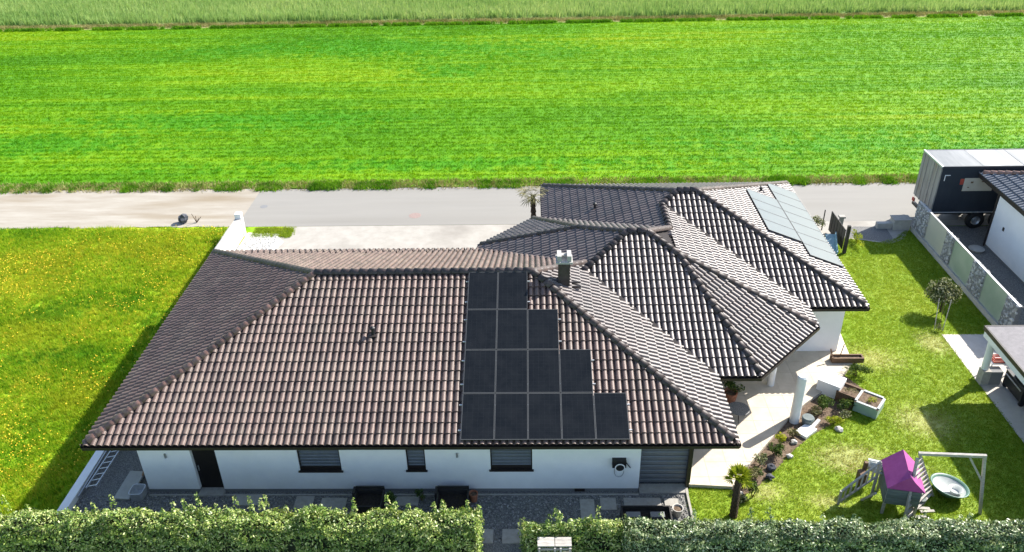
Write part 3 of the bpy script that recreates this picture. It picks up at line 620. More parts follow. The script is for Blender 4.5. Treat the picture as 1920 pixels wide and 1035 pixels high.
# walls ---------------------------------------------------------------
WF, WL, WRX = 22.414, -14.45, 3.86
WT = ZE - 0.25
def wall(name, x0, x1, y0, y1, z0=0, z1=WT, mat=None): return MB().bx(x0, x1, y0, y1, z0, z1).obj(name, mat or M['render'], house)
ops = [(-12.52, -11.60, 0.06, 2.25, 'door'), (-8.61, -7.06, 1.04, 2.36, 'w'), (-4.64, -3.95, 1.06, 2.36, 'w'), (-1.58, -0.06, 1.07, 2.36, 'w')]
fw = MB(); xs = [WL] + [v for o in ops for v in o[:2]] + [WRX]
for i in range(0, len(xs), 2): fw.bx(xs[i], xs[i + 1], WF, WF + 0.3, 0.14, WT)
for o in ops:
    if o[2] > 0.2: fw.bx(o[0], o[1], WF, WF + 0.3, 0.14, o[2])
    fw.bx(o[0], o[1], WF, WF + 0.3, o[3], WT)
fw.obj('front_wall', M['render'], house)
pl = MB()
for a, b in ((WL, ops[0][0]), (ops[0][1], WRX)): pl.bx(a - 0.0, b, WF + 0.012, WF + 0.3, -0.05, 0.14)
pl.obj('plinth', M['plinth'], house)
MB().bx(WL + 0.02, WRX - 0.3, WF + 0.3, 34.5, -0.02, WT).obj('wall_core', M['render'], house)
wall('side_wall', WL, WL + 0.02 + 0.0, WF + 0.3, 34.7)
wall('shutter_bay_wall', WRX - 0.3, WRX, WF + 0.3, WF + 0.9)
MB().bx(WRX, 5.75, WF + 0.62, WF + 0.9, 0, WT).obj('bay_wall', M['render'], house)
wall('right_wall', 5.45, 5.75, WF + 0.62, 33.0)
MB().bx(5.752, 5.80, WF + 0.26, 30.8, 0.15, 2.3).obj('terrace_window', M['darkglass'], house)
wall('middle_wall', 5.75, 9.2, 30.2, 38.0); 
MB().bx(6.2, 8.8, 30.13, 30.2, 0.15, 2.25).obj('patio_door', M['darkglass'], house)
wall('wing_wall', 9.2, 13.86, 31.0, 42.2)
wall('entrance_wall', 1.6, 5.75, 34.7, 42.2)
# door, windows with roller shutters, garage shutter
dr = MB().bx(ops[0][0], ops[0][1], WF + 0.16, WF + 0.22, 0.06, 2.25).obj('door', M['door'], house)
MB().bx(ops[0][0] + 0.08, ops[0][0] + 0.11, WF + 0.12, WF + 0.16, 0.95, 1.2).obj('handle', M['steel'], dr)
MB().bx(ops[0][0] - 0.02, ops[0][1] + 0.02, WF - 0.25, WF + 0.16, -0.02, 0.06).obj('doorstep', M['slab'], house)
def shutter(name, x0, x1, z0, z1, y, h, parent):
    bk = MB().bx(x0, x1, y + 0.03, y + 0.06, z0, z1).obj(name, M['fascia'], parent)
    d = None; n = int((z1 - z0) / h)
    vs = [(x0, 0, 0), (x1, 0, 0), (x0, -0.022, h * 0.25), (x1, -0.022, h * 0.25), (x0, -0.022, h * 0.72), (x1, -0.022, h * 0.72), (x0, 0.004, h * 0.93), (x1, 0.004, h * 0.93)]
    d = me('slat', vs, [(0, 1, 3, 2), (2, 3, 5, 4), (4, 5, 7, 6)], M['slat'])
    for i in range(n):
        o = bpy.data.objects.new('slat', d); COL.objects.link(o); o.parent = bk; o.location = Vector((0, y + 0.02, z1 - (i + 1) * h)) - ORG[bk.name]
    MB().bx(x0, x0 + 0.045, y - 0.035, y + 0.03, z0, z1).bx(x1 - 0.045, x1, y - 0.035, y + 0.03, z0, z1).obj('guide_rail', M['fascia'], bk)
    return bk
for o in ops[1:]:
    wdw = shutter('window', o[0], o[1], o[2] + 0.03, o[3], WF + 0.10, 0.155, house)
    MB().bx(o[0] - 0.05, o[1] + 0.05, WF - 0.06, WF + 0.13, o[2] - 0.035, o[2] + 0.03).obj('sill', M['fascia'], wdw)
    MB().bx(o[0] + 0.05, o[1] - 0.05, WF + 0.09, WF + 0.13, o[2] + 0.03, o[2] + 0.16).obj('lower_gap', M['fascia'], wdw)
gs = shutter('shutter_door', WRX + 0.01, 5.70, 0.04, 2.75, WF + 0.36, 0.225, house)
MB().bx(5.62, 5.74, WF + 0.14, WF + 0.26, 0, WT).obj('corner_post', M['fascia'], house)
# canopy columns and white pillars under the middle roof
MB().cyl((10.25, 28.55, 0.1), (10.25, 28.55, WT), 0.15, 0.15, 14).obj('column', M['white'], house, smooth=False)
MB().cyl((7.55, 27.3, 0.1), (7.55, 27.3, WT), 0.15, 0.15, 14).obj('column', M['white'], house)
MB().bx(6.55, 6.95, 26.1, 26.5, 0.1, WT).obj('pillar', M['render'], house)
MB().bar((P1[0] + .15, P1[1] + .45, ZE - 0.36), (P2[0] - .45, P2[1] + .05, ZE - 0.36), 0.2, 0.22).obj('canopy_beam', M['white'], house)
# wall lamps by the windows
for x in (-13.45, -2.78):
    MB().bx(x - 0.03, x + 0.03, WF - 0.05, WF, 1.72, 1.92).obj('wall_hook', M['steel'], house)
MB().bx(1.50, 1.88, WF - 0.03, WF + 0.02, 0.02, 0.13).obj('vent_grille', M['fascia'], house)
# chimney
ch = MB().bx(1.03, 1.49, 28.27, 28.73, 4.9, 6.42).obj('chimney', M['brick'], house)
MB().bx(0.93, 1.59, 28.17, 28.83, 6.42, 6.50).obj('chimney_plate', M['concrete'], ch)
MB().bx(0.98, 1.15, 28.24, 28.76, 6.50, 6.74).bx(1.37, 1.54, 28.24, 28.76, 6.50, 6.74).bx(1.15, 1.37, 28.55, 28.76, 6.50, 6.62).obj('chimney_cap', M['concrete'], ch)
MB().bx(1.49, 1.95, 28.3, 28.36, 5.27, 5.33).bx(1.49, 1.95, 28.62, 28.68, 5.27, 5.33).obj('step_iron', M['fascia'], ch)
MB().bx(0.90, 1.62, 28.14, 28.86, 5.02, 5.06).obj('flashing', M['fascia'], ch)
# vent pipes
def vent(x, y, h=0.36):
    z = roof_z(x, y)
    v = MB().cyl((x, y, z - 0.05), (x, y, z + h), 0.06, 0.06, 10).lathe((x, y, z + h - 0.03), [(0.06, 0), (0.105, 0.0), (0.10, 0.05), (0.03, 0.10), (0.0, 0.10)], 10).obj('vent_pipe', M['black'], house)
    MB().bx(x - 0.17, x + 0.17, y - 0.17, y + 0.17, z + 0.05, z + 0.075).obj('vent_base', M['fascia'], v)
vent(-6.07, 25.81); vent(3.19, 37.9, 0.3); vent(12.05, 39.9, 0.25)

# ================================================================== SOLAR PANELS
def pv_proto(w, l, glass, frame):
    pass
ORD = ['first', 'second', 'third', 'fourth', 'fifth', 'sixth', 'seventh']
PX0, PW, PH, PS0 = -2.5353, 1.170, 1.841, 0.066
rows = [(0, 5, 'bottom row, nearest the gutter'), (1, 4, 'second row from the gutter'), (2, 3, 'third row from the gutter'), (3, 2, 'top row below the ridge')]
fX = Vector((1, 0, 0)); fY = Vector((0, CA, SA)); fN = fX.cross(fY); fR = Matrix(((fX.x, fY.x, fN.x), (fX.y, fY.y, fN.y), (fX.z, fY.z, fN.z))).to_4x4()
def panel_at(mat4, w, l, label, group, gm, line=True):
    r = bpy.data.objects.new('solar_panel', None); COL.objects.link(r); ORG[r.name] = Vector((0, 0, 0)); tag(r, label, 'solar panel', group)
    fr = MB().bx(0, w, 0, 0.020, 0, .04).bx(0, w, l - 0.020, l, 0, .04).bx(0, 0.020, 0.020, l - 0.020, 0, .04).bx(w - 0.020, w, 0.020, l - 0.020, 0, .04).obj('frame', M['pvframe'], r)
    g = MB().bx(0.020, w - 0.020, 0.020, l - 0.020, 0.004, 0.034).obj('glass', gm, r)
    if line:
        c = MB()
        for i in range(1, 6): c.bx(w * i / 6 - 0.003, w * i / 6 + 0.003, 0.04, l - 0.04, 0.034, 0.0352)
        for i in range(1, 12): c.bx(0.04, w - 0.04, l * i / 12 - 0.0025, l * i / 12 + 0.0025, 0.034, 0.0354)
        c.obj('cell_line', M['pvcell'], g)
    r.matrix_world = mat4; return r
for j, n, rn in rows:
    for i in range(n):
        lab = '%s black solar panel from the left in the %s' % (ORD[i], rn)
        loc = Vector((PX0 + i * PW + 0.008, B0, ZE)) + fY * (PS0 + j * PH + 0.012) + fN * 0.135
        panel_at(Matrix.Translation(loc) @ fR, PW - 0.016, PH - 0.024, lab, 'black solar panels on the front slope', M['pvglass'])
# mounting rails sticking out at the array's left side
for j, n, rn in rows:
    for k, s in enumerate((0.4, 1.4)):
        a = Vector((PX0 - 0.10, B0, ZE)) + fY * (PS0 + j * PH + s) + fN * 0.10; b = a + fX * (n * PW + 0.2)
        MB().bar(a, b, 0.04, 0.04).obj('panel_rail', M['alu'], house)
# panels on the far right slope
gX = Vector((0, 1, 0)); gY = Vector((-CA, 0, SA)); gN = gX.cross(gY)
if gN.z < 0: gN = -gN
gR = Matrix(((gX.x, gY.x, gN.x), (gX.y, gY.y, gN.y), (gX.z, gY.z, gN.z))).to_4x4()
for s0, y0, n, rn in ((0.06, 33.35, 7, 'lower row along the far right eave'), (1.86, 34.62, 4, 'upper row of the far right slope')):
    for i in range(n):
        loc = Vector((E1, y0 + i * 1.16, ZE)) + gY * s0 + gN * 0.12
        panel_at(Matrix.Translation(loc) @ gR, 1.15, 1.77, '%s pale glossy solar panel counted from the front, %s' % (ORD[i], rn), 'pale solar panels on the far slope', M['pvflush'], line=False)

# ================================================================== TERRACE
TER = [(5.76, 22.62), (7.35, 22.50), (8.05, 23.45), (8.75, 24.3), (10.5, 26.42), (11.35, 27.25), (12.7, 28.4), (13.6, 29.2), (14.30, 30.1), (14.42, 31.6), (14.55, 33.0), (15.0, 35.2), (13.0, 35.2), (9.0, 33.0), (5.76, 33.0)]
ter = struct(MB().prism(TER, -0.05, 0.12), 'terrace', M['terrace'], 'cream stone terrace wrapping the garden side of the house')
# slabs of the terrace, each its own piece
def clip_poly(poly, clipx, keep, axis):
    out = []
    for i in range(len(poly)):
        a, b = poly[i], poly[(i + 1) % len(poly)]
        ia = (a[axis] - clipx) * keep >= 0; ib = (b[axis] - clipx) * keep >= 0
        if ia: out.append(a)
        if ia != ib:
            t = (clipx - a[axis]) / (b[axis] - a[axis]); out.append((a[0] + t * (b[0] - a[0]), a[1] + t * (b[1] - a[1])))
    return out
S = 0.80
rot = rad(0)
for i in range(13):
    for j in range(17):
        x0, y0 = 5.76 + i * S, 22.2 + j * S
        q = TER
        for (v, k, ax) in ((x0 + 0.004, 1, 0), (x0 + S - 0.004, -1, 0), (y0 + 0.004, 1, 1), (y0 + S - 0.004, -1, 1)):
            q = clip_poly(q, v, k, ax)
            if len(q) < 3: break
        if len(q) < 3: continue
        ar = abs(sum(q[k][0] * q[(k + 1) % len(q)][1] - q[(k + 1) % len(q)][0] * q[k][1] for k in range(len(q)))) / 2
        if ar < 0.02: continue
        MB().prism(q, 0.121, 0.137 + RND.uniform(-.002, .002), RND.uniform(0.2, 0.8)).obj('slab', M['tstone'], ter)

# ================================================================== LEFT SIDE: boundary wall, clutter by the wall
bw = empty('boundary_wall', (-17.2, 35, 0), 'low white boundary wall stepping along the meadow edge', 'wall')
MB().bx(-17.35, -17.02, 19.5, 30.6, -0.1, 0.26).obj('low_section', M['white'], bw)
MB().bx(-17.36, -17.08, 30.6, 43.0, -0.1, 1.10).obj('high_section', M['white'], bw)
MB().bx(-17.40, -17.04, 30.6, 43.05, 1.10, 1.15).obj('coping', M['concrete'], bw)
MB().bx(-17.38, -17.02, 43.05, 43.40, -0.1, 1.45).obj('end_pillar', M['white'], bw)
top(MB().bx(-18.35, -17.36, 36.0, 44.2, -0.05, 0.05), 'kerb_path', M['concrete'], 'pale concrete path strip beside the white boundary wall', 'path')
# ladders lying along the wall
def ladder(name, a, b, w, side, n, mat, label, drop=None):
    a = Vector(a); b = Vector(b); s = Vector(side).normalized() * w
    r = empty(name, a, label, 'ladder')
    MB().bar(a, b, 0.03, 0.07).obj('rail', mat, r); MB().bar(a + s, b + s, 0.03, 0.07).obj('rail', mat, r)
    for i in range(n):
        p = a + (b - a) * ((i + 0.3) / n); MB().cyl(p, p + s, 0.016, 0.016, 6).obj('rung', mat, r)
    return r
ladder('ladder', (-16.80, 22.35, 0.25), (-16.70, 26.4, 0.25), 0.42, (1, 0, 0.25), 13, M['alu'], 'aluminium ladder lying beside the low white wall')
ladder('ladder', (-16.95, 22.0, 0.12), (-16.86, 26.9, 0.35), 0.05, (0.2, 0, 1), 12, M['steel'], 'narrow folded ladder leaning on edge against the low white wall')
pp = MB()
top(MB().bar((-16.62, 24.6, 0.32), (-15.75, 27.2, 0.55), 0.16, 0.05), 'plank', M['alu'], 'grey metal plank behind the lying ladder', 'plank')
# stone slab leaning on the gravel, trough, brown board
sl = Matrix.Rotation(rad(-6), 3, 'Z')
top(MB().box((-15.30, 22.65, 0.10), (0.60, 1.35, 0.08), rad(-4), tilt=Matrix.Rotation(rad(4), 3, 'X')), 'concrete_slab', M['concrete'], 'pale concrete slab lying by the left house corner', 'slab')
tr = MB()
for (r0, z) in (): pass
def trough(c, sx, sy, h, mat, name, label, cat, rz=0):
    mb = MB(); m = Matrix.Rotation(rz, 3, 'Z'); n = 20; rings = [(1.0, 0), (1.08, h), (1.0, h), (0.92, 0.06), (0.0, 0.06)]
    vs = []
    for (k, z) in rings:
        for i in range(n):
            a = 2 * math.pi * i / n; ex = 0.45
            p = m @ Vector((sx * k * abs(math.cos(a)) ** ex * math.copysign(1, math.cos(a)), sy * k * abs(math.sin(a)) ** ex * math.copysign(1, math.sin(a)), z)); vs.append(Vector(c) + p)
    mb.add(vs, [(k * n + i, k * n + (i + 1) % n, (k + 1) * n + (i + 1) % n, (k + 1) * n + i) for k in range(len(rings) - 1) for i in range(n)])
    return top(mb, name, mat, label, cat)
trough((-14.78, 22.2, 0), 0.24, 0.26, 0.35, M['alu'], 'water_tub', 'small grey tub by the left house corner', 'tub')
cb = MB(); 
cb.box((-14.78, 23.75, 0.62), (0.05, 1.35, 1.25), 0, tilt=Matrix.Rotation(rad(24), 3, 'Y'))
top(cb, 'brown_board', M['card'], 'brown board leaning against the left house wall', 'board')
top(MB().bx(-14.95, -14.6, 24.8, 25.9, 0, 1.1), 'wood_stack', M['brownwood'], 'stack of brown firewood against the left house wall', 'firewood')

# front gravel strip: kerb, stepping slabs
top(MB().bx(-14.4, 3.86, 22.20, 22.26, -0.02, 0.03), 'kerb_strip', M['slab'], 'thin grey kerb strip along the front wall', 'kerb')
top(MB().bx(5.60, 5.68, 18.0, 22.6, -0.02, 0.06), 'kerb_strip', M['slab'], 'grey kerb between gravel yard and garden lawn', 'kerb')
top(MB().bx(3.9, 5.7, 22.28, 22.74, -0.02, 0.05), 'doorsill_slab', M['slab'], 'speckled grey slab before the roller shutter door', 'slab')
slabs = [(-10.6, 21.95, 1.0, 0.5, 'wide grey stepping slab left of the first planter, farthest left'), (-8.48, 21.85, 0.68, 0.6, 'square grey stepping slab below the first window'), (-7.38, 21.75, 0.95, 0.62, 'grey stepping slab touching the first dark planter'),
    (1.93, 21.35, 0.52, 1.25, 'long narrow grey slab right of the gravel'), (2.70, 21.75, 0.58, 0.58, 'square grey slab left of the right hand planter'), (3.95, 21.85, 1.35, 0.38, 'wide grey slab just behind the right hand planter'), (5.0, 21.82, 0.5, 0.38, 'small grey slab behind the plant pot'),
    (-1.75, 20.25, 0.62, 0.62, 'grey slab at the left of the hedge gap'), (-0.73, 20.25, 0.80, 0.62, 'grey slab at the right of the hedge gap'), (-4.75, 21.9, 1.0, 0.45, 'blue grey slab between the two left planters')]
for (x, y, sx, sy, lab) in slabs:
    top(MB().bx(x - sx / 2, x + sx / 2, y - sy / 2, y + sy / 2, -0.02, 0.035, RND.uniform(0.3, 0.7)), 'stepping_slab', M['slab'], lab, 'paving slab', group='grey stepping slabs in the gravel yard')
def planter(x, y, sx, sy, h, label, back=0.0):
    r = empty('planter', (x, y, 0), label, 'planter', 'dark wooden planters in the gravel yard')
    t = 0.05; nb = 4
    for k in range(nb):
        z0, z1 = h * k / nb + 0.004, h * (k + 1) / nb - 0.004
        for (a, b, c, d) in ((x - sx / 2, x + sx / 2, y - sy / 2, y - sy / 2 + t), (x - sx / 2, x + sx / 2, y + sy / 2 - t, y + sy / 2), (x - sx / 2, x - sx / 2 + t, y - sy / 2 + t, y + sy / 2 - t), (x + sx / 2 - t, x + sx / 2, y - sy / 2 + t, y + sy / 2 - t)):
            MB().bx(a, b, c, d, z0, z1).obj('board', M['darkwood'], r)
    MB().bx(x - sx / 2 + t, x + sx / 2 - t, y - sy / 2 + t, y + sy / 2 - t, 0.02, h - 0.20).obj('soil', M['darksoil'], r)
    if back:
        MB().bx(x - sx / 2, x + sx / 2, y + sy / 2 + 0.002, y + sy / 2 + 0.06, h - 0.12, h + back).bx(x - sx / 2 - 0.08, x - sx / 2 - 0.002, y + sy / 2 - 0.3, y + sy / 2 + 0.06, 0, h + back - 0.03).obj('back_rest', M['darkwood'], r)
    return r
planter(-6.0, 21.55, 1.05, 0.85, 0.55, 'dark wooden planter, leftmost of the three before the white wall', 0.12)
planter(-2.95, 21.50, 1.15, 0.95, 0.55, 'dark wooden planter below the second window', 0.12)
planter(3.95, 20.85, 1.75, 0.75, 0.50, 'long dark planter with grey trays near the shutter door')
for x in (3.5, 4.35): MB_ = top(MB().bx(x - 0.25, x + 0.25, 20.78, 21.02, 0.31, 0.40), 'plant_tray', M['plinth'], 'grey tray in the long planter, %s' % ('on its left half' if x < 4 else 'on its right half'), 'tray', group='grey trays in the long planter')
def plant(name, c, r, n, seed, mat, label, cat='shrub', size=0.1, stem=None, pot=None, asp=0.5, group=None, clumps=9):
    o = empty(name, (c[0], c[1], 0), label, cat, group)
    p, d = crown_pts(c, r, n, seed, clumps=clumps)
    leafobj('foliage', p, d, size, asp, mat, o)
    st = MB(); rg = random.Random(seed)
    for k in range(4):
        a = rg.uniform(0, 6.28); st.cyl((c[0], c[1], 0.0), (c[0] + math.cos(a) * r[0] * 0.5, c[1] + math.sin(a) * r[1] * 0.5, c[2]), 0.02, 0.008, 5)
    st.obj('stem', M['brownwood'], o)
    return o
plant('potted_shrub', (-5.15, 21.35, 0.65), (0.32, 0.30, 0.42), 500, 3, M['shrub'], 'dark leafy shrub beside the leftmost planter', size=0.08)
plant('shrub', (-4.15, 21.95, 0.35), (0.25, 0.25, 0.28), 260, 4, M['shrub'], 'small dark bush left of the second planter', size=0.07)
def potr(name, x, y, r, h, mat, label, soil=True):
    o = empty(name, (x, y, 0), label, 'plant pot')
    MB().lathe((x, y, 0.0), [(0.0, 0.0), (r * 0.7, 0.0), (r, h), (r * 0.86, h), (r * 0.8, h * 0.8), (0.0, h * 0.8)], 16).obj('pot', mat, o, smooth=False)
    MB().lathe((x, y, h * 0.8 + 0.004), [(r * 0.78, 0), (0.0, 0.03)], 12).obj('soil', M['soil'], o)
    return o
potr('plant_pot', -2.22, 21.95, 0.17, 0.38, M['terracotta'], 'reddish clay pot right of the second planter')
potr('plant_pot', 5.12, 21.25, 0.2, 0.35, M['palerock'], 'pale round pot with brown plant remains beside the long planter')
# hose reel on the wall
hr = empty('hose_reel', (3.08, WF, 1.3), 'black wall mounted hose reel with white ring left of the shutter door', 'hose reel')
MB().bx(2.83, 3.33, WF - 0.20, WF - 0.002, 1.34, 1.66).obj('housing', M['black'], hr)
dm = Matrix.Rotation(rad(90), 3, 'X')
MB().lathe((3.10, WF - 0.21, 1.40), [(0.0, 0.05), (0.17, 0.05), (0.17, 0.0), (0.0, 0.0)], 18, m=dm).obj('drum', M['black'], hr)
MB().lathe((3.10, WF - 0.245, 1.40), [(0.15, 0.02), (0.185, 0.02), (0.185, 0.0), (0.15, 0.0), (0.15, 0.02)], 20, m=dm).obj('ring', M['white'], hr)
MB().tube([(3.10 + 0.17 * math.cos(a), WF - 0.06, 1.05 + 0.28 * math.sin(a)) for a in [math.pi + math.pi * k / 12 for k in range(13)]], 0.014).tube([(2.93, WF - 0.06, 1.05), (2.95, WF - 0.08, 1.3)], 0.014).tube([(3.27, WF - 0.06, 1.05), (3.24, WF - 0.08, 1.3)], 0.014).obj('hose_loop', M['steel'], hr)
MB().bar((3.33, WF - 0.08, 1.5), (3.5, WF - 0.06, 1.22), 0.03).obj('spray_gun', M['black'], hr)

# ================================================================== HEDGES
def hedge(name, x0, x1, y0, y1, h, mat, label, seed, dens=720, tips=2.2):
    r = empty(name, ((x0 + x1) / 2, (y0 + y1) / 2, 0), label, 'hedge')
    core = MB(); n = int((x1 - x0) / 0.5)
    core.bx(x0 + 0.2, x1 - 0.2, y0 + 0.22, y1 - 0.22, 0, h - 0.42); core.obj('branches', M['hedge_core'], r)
    rg = np.random.default_rng(seed); yc = (y0 + y1) / 2; hw = (y1 - y0) / 2
    per = 2 * h + 2 * hw; m = int(dens * per * (x1 - x0))
    x = rg.uniform(x0, x1, m); s = rg.uniform(0, per, m)
    y = np.where(s < h, y0, np.where(s < h + 2 * hw, y0 + (s - h), y1)); z = np.where(s < h, s, np.where(s < h + 2 * hw, h, per - s))
    ny = np.where(s < h, -1.0, np.where(s < h + 2 * hw, 0, 1.0)); nz = np.where((s >= h) & (s < h + 2 * hw), 1.0, 0.25)
    # round the shoulders
    ty = (y - yc) / hw; tz = np.clip((z - (h - 0.45)) / 0.45, 0, 1); sh = np.clip(np.abs(ty) ** 3 * tz ** 2, 0, 1)
    y = y - np.sign(ty) * sh * 0.22; z = z - sh * 0.22
    bump = np.array([noise.noise(Vector((a * 1.3, b * 2.0, c * 2.0 + seed))) + 0.6 * noise.noise(Vector((a * 3.1, b * 4, c * 4 + seed))) for a, b, c in zip(x, y, z)])
    dep = bump * 0.27 + rg.normal(0, 0.05, m) - 0.04 - np.abs(rg.normal(0, 0.06, m))
    y = y + ny * dep; z = z + (nz > 0.9) * dep * 1.0
    hum = np.array([noise.noise(Vector((a * 0.75, seed, 1.0))) + 0.5 * noise.noise(Vector((a * 2.1, seed, 4.0))) for a in x])
    z = z * (1 + 0.13 * hum)
    # ends rounded
    P = np.stack([x, y, z], 1); N = np.stack([np.zeros(m), ny, nz], 1)
    keep = z > 0.05; P, N = P[keep], N[keep]
    # end faces
    me_ = int(dens * h * 2 * hw)
    for xe, sg in ((x0, -1), (x1, 1)):
        q = np.stack([xe + sg * np.abs(rg.normal(0, 0.09, me_)), rg.uniform(y0, y1, me_), rg.uniform(0.05, h, me_)], 1)
        P = np.concatenate([P, q]); N = np.concatenate([N, np.tile([sg, 0, 0.3], (me_, 1))])
    # upright shoots
    ns = int(tips * (x1 - x0)); ps = []; ntp = []
    for i in range(ns):
        sx = rg.uniform(x0 + 0.1, x1 - 0.1); sy = rg.uniform(y0 + 0.15, y1); hh = abs(rg.normal(0.0, 0.24)) + 0.12; k = int(14 + hh * 70)
        t = rg.uniform(0, 1, k); rr = 0.10 * (1 - t * 0.55)
        a = rg.uniform(0, 6.28, k)
        ps.append(np.stack([sx + np.cos(a) * rr, sy + np.sin(a) * rr, (h - 0.1) * (1 + 0.13 * (noise.noise(Vector((sx * 0.75, seed, 1.0))) + 0.5 * noise.noise(Vector((sx * 2.1, seed, 4.0))))) + t * (hh + 0.1)], 1)); ntp.append(np.stack([np.cos(a), np.sin(a), np.full(k, 0.7)], 1))
    P = np.concatenate([P] + ps); N = np.concatenate([N] + ntp)
    T = np.clip(rg.normal(0.5, 0.25, len(P)), 0, 1)
    o = leafobj('foliage', P, N, 0.105, 0.46, mat, r, T, 0.6); o['kind'] = 'stuff'
    return r
hedge('hedge', -20.6, -1.95, 18.95, 20.15, 1.70, M['hedge'], 'long light green clipped hedge before the house, left of the gap', 21, tips=5.0)
hedge('hedge', -0.30, 3.2, 19.28, 20.0, 1.25, M['hedge'], 'short ragged hedge right of the gap', 22, tips=4.5)
hedge('hedge', 3.15, 19.5, 18.9, 20.0, 1.40, M['hedge2'], 'dense grey green hedge before the garden', 23, tips=1.5)
# weathered bench in the gap
bn = empty('garden_bench', (0.6, 19.0, 0), 'weathered wooden bench sunk into the hedge by the gap', 'bench')
for k in range(3): MB().bx(0.10, 0.66, 18.86 + k * 0.13, 18.86 + k * 0.13 + 0.118, 1.06, 1.10, 0.9).bx(0.68, 1.22, 18.86 + k * 0.13, 18.86 + k * 0.13 + 0.118, 1.06, 1.10, 0.7).obj('board', M['greywood'], bn)
for x in (0.16, 0.67, 0.86, 1.16): MB().bx(x - 0.03, x + 0.03, 18.79, 18.85, 0, 1.05, 0.9).obj('post', M['greywood'], bn)
for z in (0.55, 0.75, 0.94): MB().bx(0.10, 1.22, 18.86, 18.89, z - 0.05, z + 0.04, 0.5).obj('rail', M['greywood'], bn)

# ================================================================== GARDEN: terrace objects
top(MB().cyl((10.66, 26.3, 0.0), (10.66, 26.3, 2.28), 0.20, 0.185, 20).cyl((10.66, 26.3, 2.28), (10.66, 26.3, 2.33), 0.17, 0.15, 20), 'stone_column', M['white'], 'free standing white round column at the terrace edge', 'column')
fb = empty('wire_table', (8.35, 26.4, 0.15), 'round wire mesh table on the terrace under the eave', 'table')
MB().lathe((8.35, 26.35, 0.62), [(0.0, 0.0), (0.42, 0.0), (0.44, 0.02), (0.42, 0.03), (0.0, 0.03)], 24).obj('table_top', M['mesh'], fb)
for k in range(3):
    a = k * 2.1 + 0.4; MB().cyl((8.35 + 0.1 * math.cos(a), 26.35 + 0.1 * math.sin(a), 0.62), (8.35 + 0.36 * math.cos(a), 26.35 + 0.36 * math.sin(a), 0.15), 0.018, 0.018, 6).obj('leg', M['black'], fb)
po = potr('plant_pot', 8.28, 27.5, 0.3, 0.6, M['terracotta'], 'clay pot with a dark bushy plant behind the wire table')
p_, d_ = crown_pts((8.3, 27.5, 0.85), (0.48, 0.42, 0.38), 700, 9); leafobj('foliage', p_, d_, 0.09, 0.5, M['shrub'], po)
def chair(x, y, rz, label):
    r = empty('garden_chair', (x, y, 0.15), label, 'chair', 'dark garden chairs under the roof'); m = Matrix.Rotation(rz, 3, 'Z')
    def w(p): q = m @ Vector(p); return (x + q.x, y + q.y, 0.15 + q.z)
    for sx in (-.22, .22):
        for sy in (-.22, .22): MB().bar(w((sx, sy, 0)), w((sx, sy, 0.44)), 0.035).obj('leg', M['black'], r)
    MB().box(w((0, 0, 0.45)), (0.48, 0.48, 0.04), rz).obj('seat', M['black'], r)
    MB().box(w((0, 0.25, 0.72)), (0.48, 0.035, 0.50), rz, tilt=Matrix.Rotation(rad(-10), 3, 'X')).obj('backrest', M['black'], r)
chair(8.0, 28.9, rad(40), 'dark garden chair beside the white pillar'); chair(9.0, 29.2, rad(-30), 'dark garden chair nearer the canopy column')
# low bench with sticks at the terrace edge
lb = empty('low_trough', (14.0, 30.2, 0.15), 'low brown wooden trough with sticks on the terrace corner', 'planter')
MB().bx(13.35, 14.75, 30.05, 30.12, 0.15, 0.40).bx(13.35, 14.75, 30.33, 30.40, 0.15, 0.40).bx(13.35, 13.42, 30.12, 30.33, 0.15, 0.40).bx(14.68, 14.75, 30.12, 30.33, 0.15, 0.40).obj('side_board', M['brownwood'], lb)
MB().bx(13.42, 14.68, 30.12, 30.33, 0.16, 0.32).obj('soil', M['soil'], lb)
MB().cyl((13.45, 30.15, 0.15), (13.28, 30.3, 0.75), 0.03, 0.03, 6).cyl((13.75, 30.3, 0.3), (13.9, 30.45, 0.9), 0.02, 0.02, 6).obj('stick', M['brownwood'], lb)
# raised beds
def rbed(name, c, sx, sy, h, rz, mat, label, soil=True):
    r = empty(name, (c[0], c[1], 0), label, 'raised bed'); m = Matrix.Rotation(rz, 3, 'Z')
    for (ox, oy, wx, wy) in ((0, -sy / 2 + .04, sx, .08), (0, sy / 2 - .04, sx, .08), (-sx / 2 + .04, 0, .08, sy - .164), (sx / 2 - .04, 0, .08, sy - .164)):
        q = m @ Vector((ox, oy, 0)); MB().box((c[0] + q.x, c[1] + q.y, h / 2), (wx, wy, h), rz).obj('side_board', mat, r)
    MB().box((c[0], c[1], h * 0.4), (sx - 0.17, sy - 0.17, h * 0.8), rz).obj('soil', M['soil'], r)
    return r
rz = rad(-38)
wb = MB().box((12.72, 28.25, 0.33), (0.95, 0.8, 0.66), rz); top(wb, 'white_box', M['white'], 'white storage box at the terrace corner bed', 'box')
rb = rbed('raised_bed', (13.35, 27.68, 0), 0.95, 0.8, 0.5, rz, M['brownwood'], 'brown raised bed next to the white box')
p_, d_ = crown_pts((13.3, 27.6, 0.55), (0.32, 0.28, 0.14), 140, 31); leafobj('foliage', p_, d_, 0.08, 0.4, M['palm_leaf'], rb)
rb = rbed('raised_bed', (13.92, 27.05, 0), 0.95, 0.95, 0.45, rz, M['mint'], 'green and white framed raised bed on the lawn edge')
MB().box((13.92, 27.05, 0.47), (0.97, 0.97, 0.02), rz).obj('soil_cover', M['soil'], rb)
for k in range(4):
    a = rz + k * math.pi / 2; q = Matrix.Rotation(a, 3, 'Z') @ Vector((0, 0.45, 0)); MB().box((13.92 + q.x, 27.05 + q.y, 0.50), (0.80, 0.10, 0.05), a).obj('rim', M['paleplastic'], rb)
